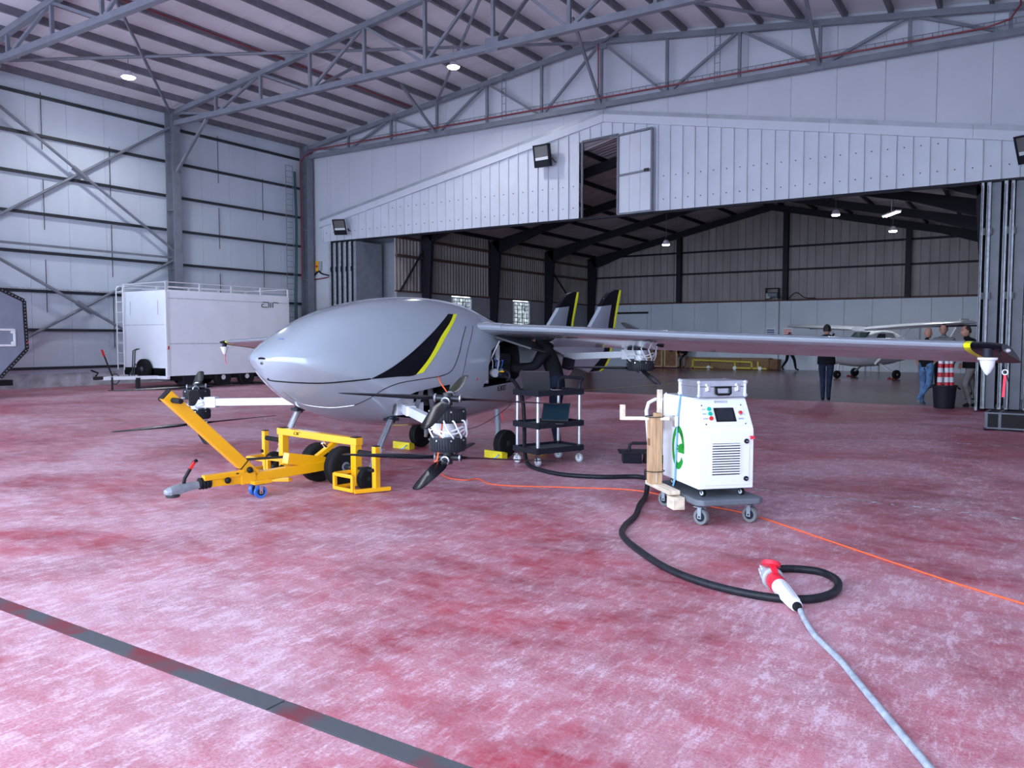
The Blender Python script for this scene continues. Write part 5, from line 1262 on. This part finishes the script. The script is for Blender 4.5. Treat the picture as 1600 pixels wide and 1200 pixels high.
for x_ in (.8, 2.1, 3.3): MB().cyl((x_, -.08, .09), (x_, .02, .09), .09, n=14).build('wheel', 'white', yf_, 40)
for x_, lb, rows in ((-10.75, 'white and blue notice on the rear wall', ('blue_print', 'white')), (-9.95, 'white and red notice on the rear wall', ('lamp_red', 'white'))):
    e = empty('notice', (x_, FY - .012, 1.62), 0, lb, 'sign')
    MB().bx(-.22, .22, 0, .01, 0, .38).build('board', 'white', e)
    for k in range(3): MB().bx(-.19, .19, -.002, 0, .06 + .10 * k, .12 + .10 * k).build('print_band', rows[0], e)
fn = empty('wall_winch', (-10.62, FY - .25, 3.38), 0, 'small dark machine sitting on the rear wall ledge', 'machine')
b_ = MB()
for x_ in (-.3, .3):
    for y_ in (-.1, .1): b_.bar((x_, y_, 0), (x_, y_, .55), .04)
b_.bar((-.32, -.1, .53), (.32, -.1, .53), .04).bar((-.32, .1, .53), (.32, .1, .53), .04); b_.build('frame', 'far_steel', fn)
MB().cyl((-.2, 0, .22), (.25, 0, .22), .14, n=14).build('drum', 'steel', fn, 40); MB().bx(-.3, -.1, -.12, .1, .05, .3).build('motor', 'grey_plug', fn)
MB().tube(spline([(.3, 0, .1), (.7, 0, .02), (1.1, 0, .3), (1.5, .05, .05), (2.0, 0, .02)], 6), .02, 6).build('loose_cable', 'black', fn)
# ================================================================ PARKED HIGH-WING PLANE in the rear hangar
cs = empty('light_aircraft', (-5.25, 33.0, 0), R(-40), 'white high-wing propeller plane parked in the rear hangar', 'aircraft')
# local: x = its left wing (toward the doorway), y = aft, z up
def oval(y, w, zb, zt, n=20, e=2.6):
    o_ = []
    for i in range(n):
        a = 2 * math.pi * i / n; c, s = math.cos(a), math.sin(a)
        o_.append(V((w * math.copysign(abs(c) ** (2 / e), c), y, (zb + zt) / 2 + (zt - zb) / 2 * math.copysign(abs(s) ** (2 / e), s))))
    return o_
MB().loft([oval(-1.85, .18, .85, 1.15), oval(-1.75, .36, .62, 1.25), oval(-1.2, .44, .5, 1.30), oval(-.75, .50, .45, 1.33), oval(-.3, .54, .43, 1.75), oval(.3, .54, .45, 1.85), oval(.9, .50, .52, 1.80), oval(1.6, .36, .68, 1.50), oval(3.0, .22, .95, 1.38), oval(4.7, .07, 1.15, 1.32)]).build('fuselage', 'plane_white', cs, 35)
for s in (-1, 1):
    rings = []
    for x_, y_, c_, z_ in ((.35, -.55, 1.35, 1.84), (2.2, -.55, 1.35, 1.92), (4.2, -.42, 1.0, 2.0), (4.55, -.35, .8, 2.02)): rings.append([V((s * x_, y_ + a, z_ + b)) for a, b in foil(c_, .13, 8)])
    w = MB().loft(rings).build('wing', 'plane_white', cs, 35)
    MB().bx(s * 1.0, s * 4.3, .58, .585, 1.9, 1.96).build('flap_gap', 'metal_dark', w)
    MB().bar((s * .5, -.15, .55), (s * 2.1, -.1, 1.86), .03, .10).build('wing_strut', 'plane_white', cs)
    MB().bar((s * .42, .15, .55), (s * 1.05, .28, .22), .10, .03).build('gear_leg', 'plane_white', cs)
    wheel_parts(cs, (s * 1.1, .3, .17), (s, 0, 0), .17, .12, .08, hub='alu', grooves=False)
    MB().add([(s * .548, -.3, 1.28), (s * .55, .3, 1.30), (s * .545, .25, 1.68), (s * .54, -.05, 1.68), (s * .552, -.3, 1.28), (s * .554, .3, 1.30), (s * .549, .25, 1.68), (s * .544, -.05, 1.68)], [(0, 1, 2, 3), (7, 6, 5, 4)]).build('side_window', 'glass_dark', cs)
    MB().loft([[V((s * x_, y_, 1.22 + d_)) for y_, d_ in ((4.0 + .1 * x_, 0), (4.15 + .1 * x_, .04), (4.85, 0), (4.15 + .1 * x_, -.04))] for x_ in (.05, 1.5)]).build('tailplane', 'plane_white', cs)
MB().add([(-.42, -.80, 1.32), (.42, -.80, 1.32), (.40, -.32, 1.75), (-.40, -.32, 1.75), (-.42, -.77, 1.30), (.42, -.77, 1.30), (.4, -.29, 1.74), (-.4, -.29, 1.74)], [(0, 1, 2, 3), (7, 6, 5, 4), (0, 4, 5, 1), (1, 5, 6, 2), (2, 6, 7, 3), (3, 7, 4, 0)]).build('windscreen', 'glass_dark', cs)
MB().prism([(3.7, 1.3), (4.35, 2.3), (4.75, 2.3), (4.9, 1.2), (4.6, 1.15)], -.04, .04, AX((0, 1, 0), (0, 0, 1), (1, 0, 0))).build('fin', 'plane_white', cs, bevel=.01)
MB().lathe([(.16, 0), (.13, .08), (.06, .16), (.001, .19)], 16, (0, -1.85, 1.0), (0, -1, 0)).build('spinner', 'plane_white', cs, 40)
for s in (-1, 1): MB().loft([[V((s * r_ * .5 + c_ * w_, -1.93 + d_ * w_, 1.0 + s * r_ * .86)) for c_, d_ in ((-1, -.2), (1, .3), (1, .4), (-1, -.1))] for r_, w_ in ((.08, .05), (.4, .07), (.8, .04))]).build('propeller_blade', 'black', cs)
MB().cyl((0, -1.35, .6), (0, -1.4, .15), .035, n=10).build('nose_leg', 'plane_white', cs); wheel_parts(cs, (0, -1.42, .15), (1, 0, 0), .15, .11, .07, hub='alu', grooves=False)
for s in (-1, 1):
    e = empty('plane_chock', (0, 0, 0), 0, 'small red chock at a wheel of the white plane, ' + ('doorway side' if s > 0 else 'far side'), 'chock', 'red chocks at the white plane')
    e.location = cs.matrix_basis @ V((s * 1.1, .05, 0)); e.location = Matrix.Translation((-5.25, 33.0, 0)) @ Matrix.Rotation(R(-40), 4, 'Z') @ V((s * 1.1, .05, 0)); e.rotation_euler = (0, 0, R(-40))
    MB().prism([(-.05, 0), (.06, 0), (.05, .05), (-.02, .05)], -.12, .12, AX((0, 1, 0), (0, 0, 1), (1, 0, 0))).build('block', 'redpipe', e)
    MB().torus((0, -.04, .055), (0, 1, 0), .03, .006, 10, 4).build('rope_loop', 'black', e)
# ================================================================ PEOPLE
BASE = dict(pel=(0, 0, .96), spi=(0, .0, 1.14), che=(0, .0, 1.34), nek=(0, .0, 1.49), hed=(0, -.015, 1.56))
def person(loc, rz, label, J, cl, hair=None, bald=False, scale=1.0, lean=None, head_dir=(0, -1, 0), cat='person'):
    """J: joints (person faces -y); cl: materials for top, trousers, shoes"""
    e = empty('person', loc, rz, label, cat)
    e.scale = (scale,) * 3
    D = dict(BASE); D.update(shl=(.185, .01, 1.42), ell=(.25, .03, 1.14), wrl=(.24, -.08, .90), shr=(-.185, .01, 1.42), elr=(-.25, .03, 1.14), wrr=(-.24, -.08, .90),
                        hil=(.095, 0, .90), knl=(.10, -.01, .50), anl=(.10, .03, .09), tol=(.115, -.13, .035), hir=(-.095, 0, .90), knr=(-.10, -.01, .50), anr=(-.10, .03, .09), tor=(-.115, -.13, .035))
    D.update({k: v for k, v in J.items() if not k.startswith('hand')})
    names = list(D); idx = {n: i for i, n in enumerate(names)}
    rad = dict(pel=(.165, .13), spi=(.155, .115), che=(.18, .125), nek=(.062, .062), hed=(.058, .058), shl=(.075, .075), shr=(.075, .075), ell=(.052, .052), elr=(.052, .052), wrl=(.034, .034), wrr=(.034, .034),
               hil=(.10, .10), hir=(.10, .10), knl=(.068, .068), knr=(.068, .068), anl=(.048, .048), anr=(.048, .048), tol=(.042, .035), tor=(.042, .035))
    bones = [('pel', 'spi', 0), ('spi', 'che', 0), ('che', 'nek', 0), ('nek', 'hed', 3), ('che', 'shl', 0), ('shl', 'ell', 0), ('ell', 'wrl', 4), ('che', 'shr', 0), ('shr', 'elr', 0), ('elr', 'wrr', 4), ('pel', 'hil', 1), ('hil', 'knl', 1), ('knl', 'anl', 1), ('anl', 'tol', 2), ('pel', 'hir', 1), ('hir', 'knr', 1), ('knr', 'anr', 1), ('anr', 'tor', 2)]
    me = bpy.data.meshes.new('body'); me.from_pydata([D[n] for n in names], [(idx[a], idx[b]) for a, b, _ in bones], [])
    o = bpy.data.objects.new('body', me); COL.objects.link(o)
    sk = o.modifiers.new('skin', 'SKIN'); sk.use_smooth_shade = True
    for i, n in enumerate(names): sv = me.skin_vertices[0].data[i]; sv.radius = rad[n]; sv.use_root = (n == 'pel')
    ss = o.modifiers.new('sub', 'SUBSURF'); ss.levels = 2; ss.render_levels = 2
    dg = bpy.context.evaluated_depsgraph_get(); em = bpy.data.meshes.new_from_object(o.evaluated_get(dg)); bpy.data.objects.remove(o)
    vs = [v.co.copy() for v in em.vertices]; fs = [list(p.vertices) for p in em.polygons]; mi = []
    segs = [(V(D[a]), V(D[b]), m_, rad[a][0] + rad[b][0]) for a, b, m_ in bones]
    sleeve = cl.get('sleeve', True)
    for p in em.polygons:
        c = p.center; best = None
        for a, b, m_, r_ in segs:
            ab = b - a; t = max(0, min(1, (c - a).dot(ab) / ab.length_squared)); d_ = (c - a - ab * t).length / r_
            if best is None or d_ < best[0]: best = (d_, m_)
        m_ = best[1]
        if m_ == 4: m_ = 0 if sleeve else 3
        mi.append(m_)
    mb = MB(); mb.v = vs; mb.f = fs
    n0 = len(mb.f)
    # head with face
    hd_ = V(D['hed']); f_ = V(head_dir).normalized(); u_ = (V(D['hed']) - V(D['nek'])).normalized() * .35 + V((0, 0, .65)); u_ = (u_ - f_ * u_.dot(f_)).normalized(); r_ = f_.cross(u_)
    MH = Matrix((r_, f_, u_)).transposed(); hc = hd_ + u_ * .10 + f_ * .015
    rings = []
    for k in range(11):
        t = math.pi * k / 10; q = max(math.sin(t), .02); z_ = -.125 * math.cos(t); w_ = .078 * q ** .8; d_ = .098 * q ** .8
        if z_ < -.03: w_ *= 1 - .25 * (-z_ - .03) / .095
        sh = .012 if z_ < -.02 else 0
        rings.append([hc + MH @ V((w_ * math.cos(a), d_ * math.sin(a) + sh, z_)) for a in [2 * math.pi * i / 16 for i in range(16)]])
    mb.loft(rings)
    mb.loft([[hc + MH @ V((x_ * s_, .088 + y_, z_)) for x_, y_ in ((-1, 0), (1, 0), (0, dpt))] for s_, dpt, z_ in ((.006, .008, .03), (.010, .020, .0), (.017, .030, -.028), (.010, .010, -.036))])
    for s_ in (-1, 1): mb.ell(hc + MH @ V((s_ * .08, -.01, -.01)), (.012, .02, .03), 8, 5)
    mb.ell(hc + MH @ V((0, .094, -.063)), (.024, .008, .007), 8, 4)
    mi += [3] * (len(mb.f) - n0); n0 = len(mb.f)
    # hands
    for w_, el, s_ in (('wrl', 'ell', 1), ('wrr', 'elr', -1)):
        W = V(D[w_]); d_ = (W - V(D[el])).normalized(); hd2 = J.get('hand' + w_[-1]); d2 = V(hd2).normalized() if hd2 else d_
        sd = d2.cross(V((s_, 0, 0)));  sd = V((0, 1, 0)) if sd.length < .2 else sd.normalized(); nn_ = d2.cross(sd).normalized()
        mb.loft([[W + d2 * t + sd * a * ww + nn_ * b * .014 for a, b in ((-1, -1), (1, -1), (1, 1), (-1, 1))] for t, ww in ((-.01, .024), (.03, .036), (.09, .040))])
        for k in range(4):
            p0 = W + d2 * .085 + sd * (-.030 + .020 * k); L_ = (.062, .075, .070, .055)[k]
            mb.tube([p0, p0 + d2 * L_ * .5 + nn_ * .008, p0 + d2 * L_ * .9 + nn_ * .03], .0085, 6, radii=[.009, .0085, .007])
        mb.tube([W + d2 * .02 - sd * .034, W + d2 * .055 - sd * .058 + nn_ * .01, W + d2 * .085 - sd * .055 + nn_ * .03], .009, 6, radii=[.011, .0095, .008])
    mi += [0 if cl.get('gloves') else 3] * (len(mb.f) - n0)
    me = bpy.data.meshes.new('body'); me.from_pydata([tuple(p) for p in mb.v], [], mb.f); me.update()
    for m_ in (cl['top'], cl['trousers'], cl['shoes'], 'skin'): me.materials.append(MATS[m_])
    me.polygons.foreach_set('material_index', mi)
    b2 = bmesh.new(); b2.from_mesh(me); bmesh.ops.recalc_face_normals(b2, faces=b2.faces); b2.to_mesh(me); b2.free()
    bd = put('body', me, None, e, 70)
    for s_ in (-1, 1):
        MB().ell(hc + MH @ V((s_ * .032, .086, .006)), (.012, .007, .006), 8, 5).build('eye', 'black', bd)
        MB().bar(hc + MH @ V((s_ * .016, .092, .026)), hc + MH @ V((s_ * .05, .082, .024)), .008).build('eyebrow', 'hair_brown', bd)
    if hair:
        rg = []
        for k in range(7):
            t = math.pi * (.40 + .60 * k / 6); q = max(math.sin(t), .02); z_ = -.133 * math.cos(t)
            rg.append([hc + MH @ V((.086 * q * math.cos(a), .104 * q * math.sin(a) - (.022 if math.sin(a) > 0 and k < 4 else 0.004) * (1.6 if k < 2 and math.sin(a) > .3 else 1), z_ + (.035 if math.sin(a) > .2 and k < 3 else 0))) for a in [2 * math.pi * i / 18 for i in range(18)]])
        MB().loft(rg).build('hair', hair, bd, 60)
    if cl.get('belt'): MB().loft([[V((.172 * math.cos(a), .138 * math.sin(a), z_)) for a in [2 * math.pi * i / 20 for i in range(20)]] for z_ in (.985, 1.02)]).build('belt', 'black', bd)
    if cl.get('hood'): MB().torus(V(D['nek']) + V((0, .04, 0)), (0, .35, 1), .085, .042, 18, 8).build('hood', cl['top'], bd, 60)
    if cl.get('collar'): MB().torus(V(D['nek']) + V((0, .0, -.01)), (0, .15, 1), .08, .026, 18, 6).build('collar', cl['top'], bd, 60)
    if cl.get('hem'): MB().loft([[V((a_ * w_, 0, 0)) + V((w_ * math.cos(q), w_ * .8 * math.sin(q), z_)) for q in [2 * math.pi * i / 18 for i in range(18)]] for z_, w_, a_ in ((.86, .20, 0), (1.0, .195, 0), (1.12, .18, 0))], False).build('jacket_hem', cl['top'], bd, 60)
    return e
face = lambda tx, ty: math.atan2(tx, -ty)      # rotation so that -y points to (tx, ty)
person((-4.13, 20.1, 0), face(-.15, 1), 'person in black jacket and cap seen from behind at the doorway', dict(ell=(.30, -.02, 1.15), wrl=(.14, -.22, 1.12), elr=(-.30, -.02, 1.15), wrr=(-.14, -.22, 1.12), knl=(.07, -.01, .5), anl=(.06, .03, .09), tol=(.07, -.13, .035), knr=(-.07, -.01, .5), anr=(-.06, .03, .09), tor=(-.07, -.13, .035)), dict(top='cloth_black', trousers='jeans_dark', shoes='black', hem=True, hood=True), 'hair_dark', scale=1.03)
person((-9.5, 38.2, 0), face(1, -.25), 'person in dark clothes walking along the rear wall', dict(knl=(.09, -.22, .52), anl=(.09, -.30, .09), tol=(.09, -.46, .05), knr=(-.09, .06, .50), anr=(-.09, .30, .16), tor=(-.09, .20, .03), wrl=(.24, .10, .9), wrr=(-.24, -.2, .92)), dict(top='cloth_black', trousers='cloth_black', shoes='black'), 'hair_dark', scale=1.0)
person((-1.98, 19.95, 0), face(.45, .9), 'bald person in black shirt and light blue jeans, hand on hip', dict(elr=(-.36, .10, 1.15), wrr=(-.20, .0, 1.0), handr=(.6, -.3, -.5), knr=(-.16, .12, .52), anr=(-.10, .42, .20), tor=(-.11, .40, .06), knl=(.08, -.02, .5), anl=(.08, .03, .09), tol=(.09, -.13, .035)), dict(top='cloth_black', trousers='jeans', shoes='cloth_grey', sleeve=False), None, bald=True, scale=.98, head_dir=(.3, -1, -.15))
person((-1.72, 20.75, 0), face(-.25, -1), 'person in grey jacket standing between two others, face to camera', dict(), dict(top='cloth_grey', trousers='cloth_black', shoes='black', collar=True), 'hair_dark', scale=1.03, head_dir=(.2, -1, -.15))
person((-1.12, 19.95, 0), face(-1, -.35), 'person in black hoodie and khaki trousers leaning on the striped posts', dict(pel=(0, .04, .93), che=(0, -.05, 1.33), nek=(0, -.08, 1.48), hed=(0, -.10, 1.56), ell=(.20, -.25, 1.15), wrl=(.12, -.42, 1.10), elr=(-.24, .05, 1.12), wrr=(-.2, -.10, .95), knl=(.10, -.14, .52), anl=(.10, -.02, .09), tol=(.11, -.17, .035), knr=(-.10, .06, .5), anr=(-.10, .20, .09), tor=(-.11, .05, .035)), dict(top='cloth_black', trousers='khaki', shoes='black', hood=True, hem=True), 'hair_brown', scale=1.0, head_dir=(.1, -1, 0))
person((-14.82, 38.55, -.08), face(.1, -1), 'person in dark top and grey trousers sitting on the low box by the crates', dict(pel=(0, .18, .66), spi=(0, .16, .84), che=(0, .10, 1.03), nek=(0, .05, 1.17), hed=(0, .02, 1.24), shl=(.18, .10, 1.10), shr=(-.18, .10, 1.10), ell=(.24, -.05, .88), elr=(-.24, -.05, .88), wrl=(.08, -.22, .80), wrr=(-.08, -.22, .82), hil=(.10, .14, .64), hir=(-.10, .14, .64), knl=(.14, -.26, .58), knr=(-.14, -.26, .58), anl=(.13, -.24, .17), anr=(-.13, -.24, .17), tol=(.15, -.39, .12), tor=(-.15, -.39, .12)), dict(top='cloth_black', trousers='cloth_grey', shoes='black'), 'hair_dark', head_dir=(0, -1, -.4))
person((-5.27, 9.08, 0), face(-.75, -.55), 'person in dark work clothes bending into the open aircraft bay', dict(pel=(0, .06, .92), spi=(0, .01, 1.08), che=(0, -.08, 1.25), nek=(0, -.15, 1.38), hed=(0, -.19, 1.44), shl=(.19, -.09, 1.31), shr=(-.19, -.09, 1.31), ell=(.25, -.24, 1.10), wrl=(.14, -.42, 1.08), elr=(-.25, -.22, 1.10), wrr=(-.12, -.44, 1.10), hil=(.10, .06, .86), hir=(-.10, .06, .86), knl=(.11, .0, .48), knr=(-.11, .02, .48), anl=(.11, .06, .09), anr=(-.11, .08, .09), tol=(.12, -.09, .035), tor=(-.12, -.08, .035)), dict(top='cloth_black', trousers='cloth_navy', shoes='black', hood=True, gloves=True), 'hair_dark', scale=1.035, head_dir=(-.5, -.8, -.5))
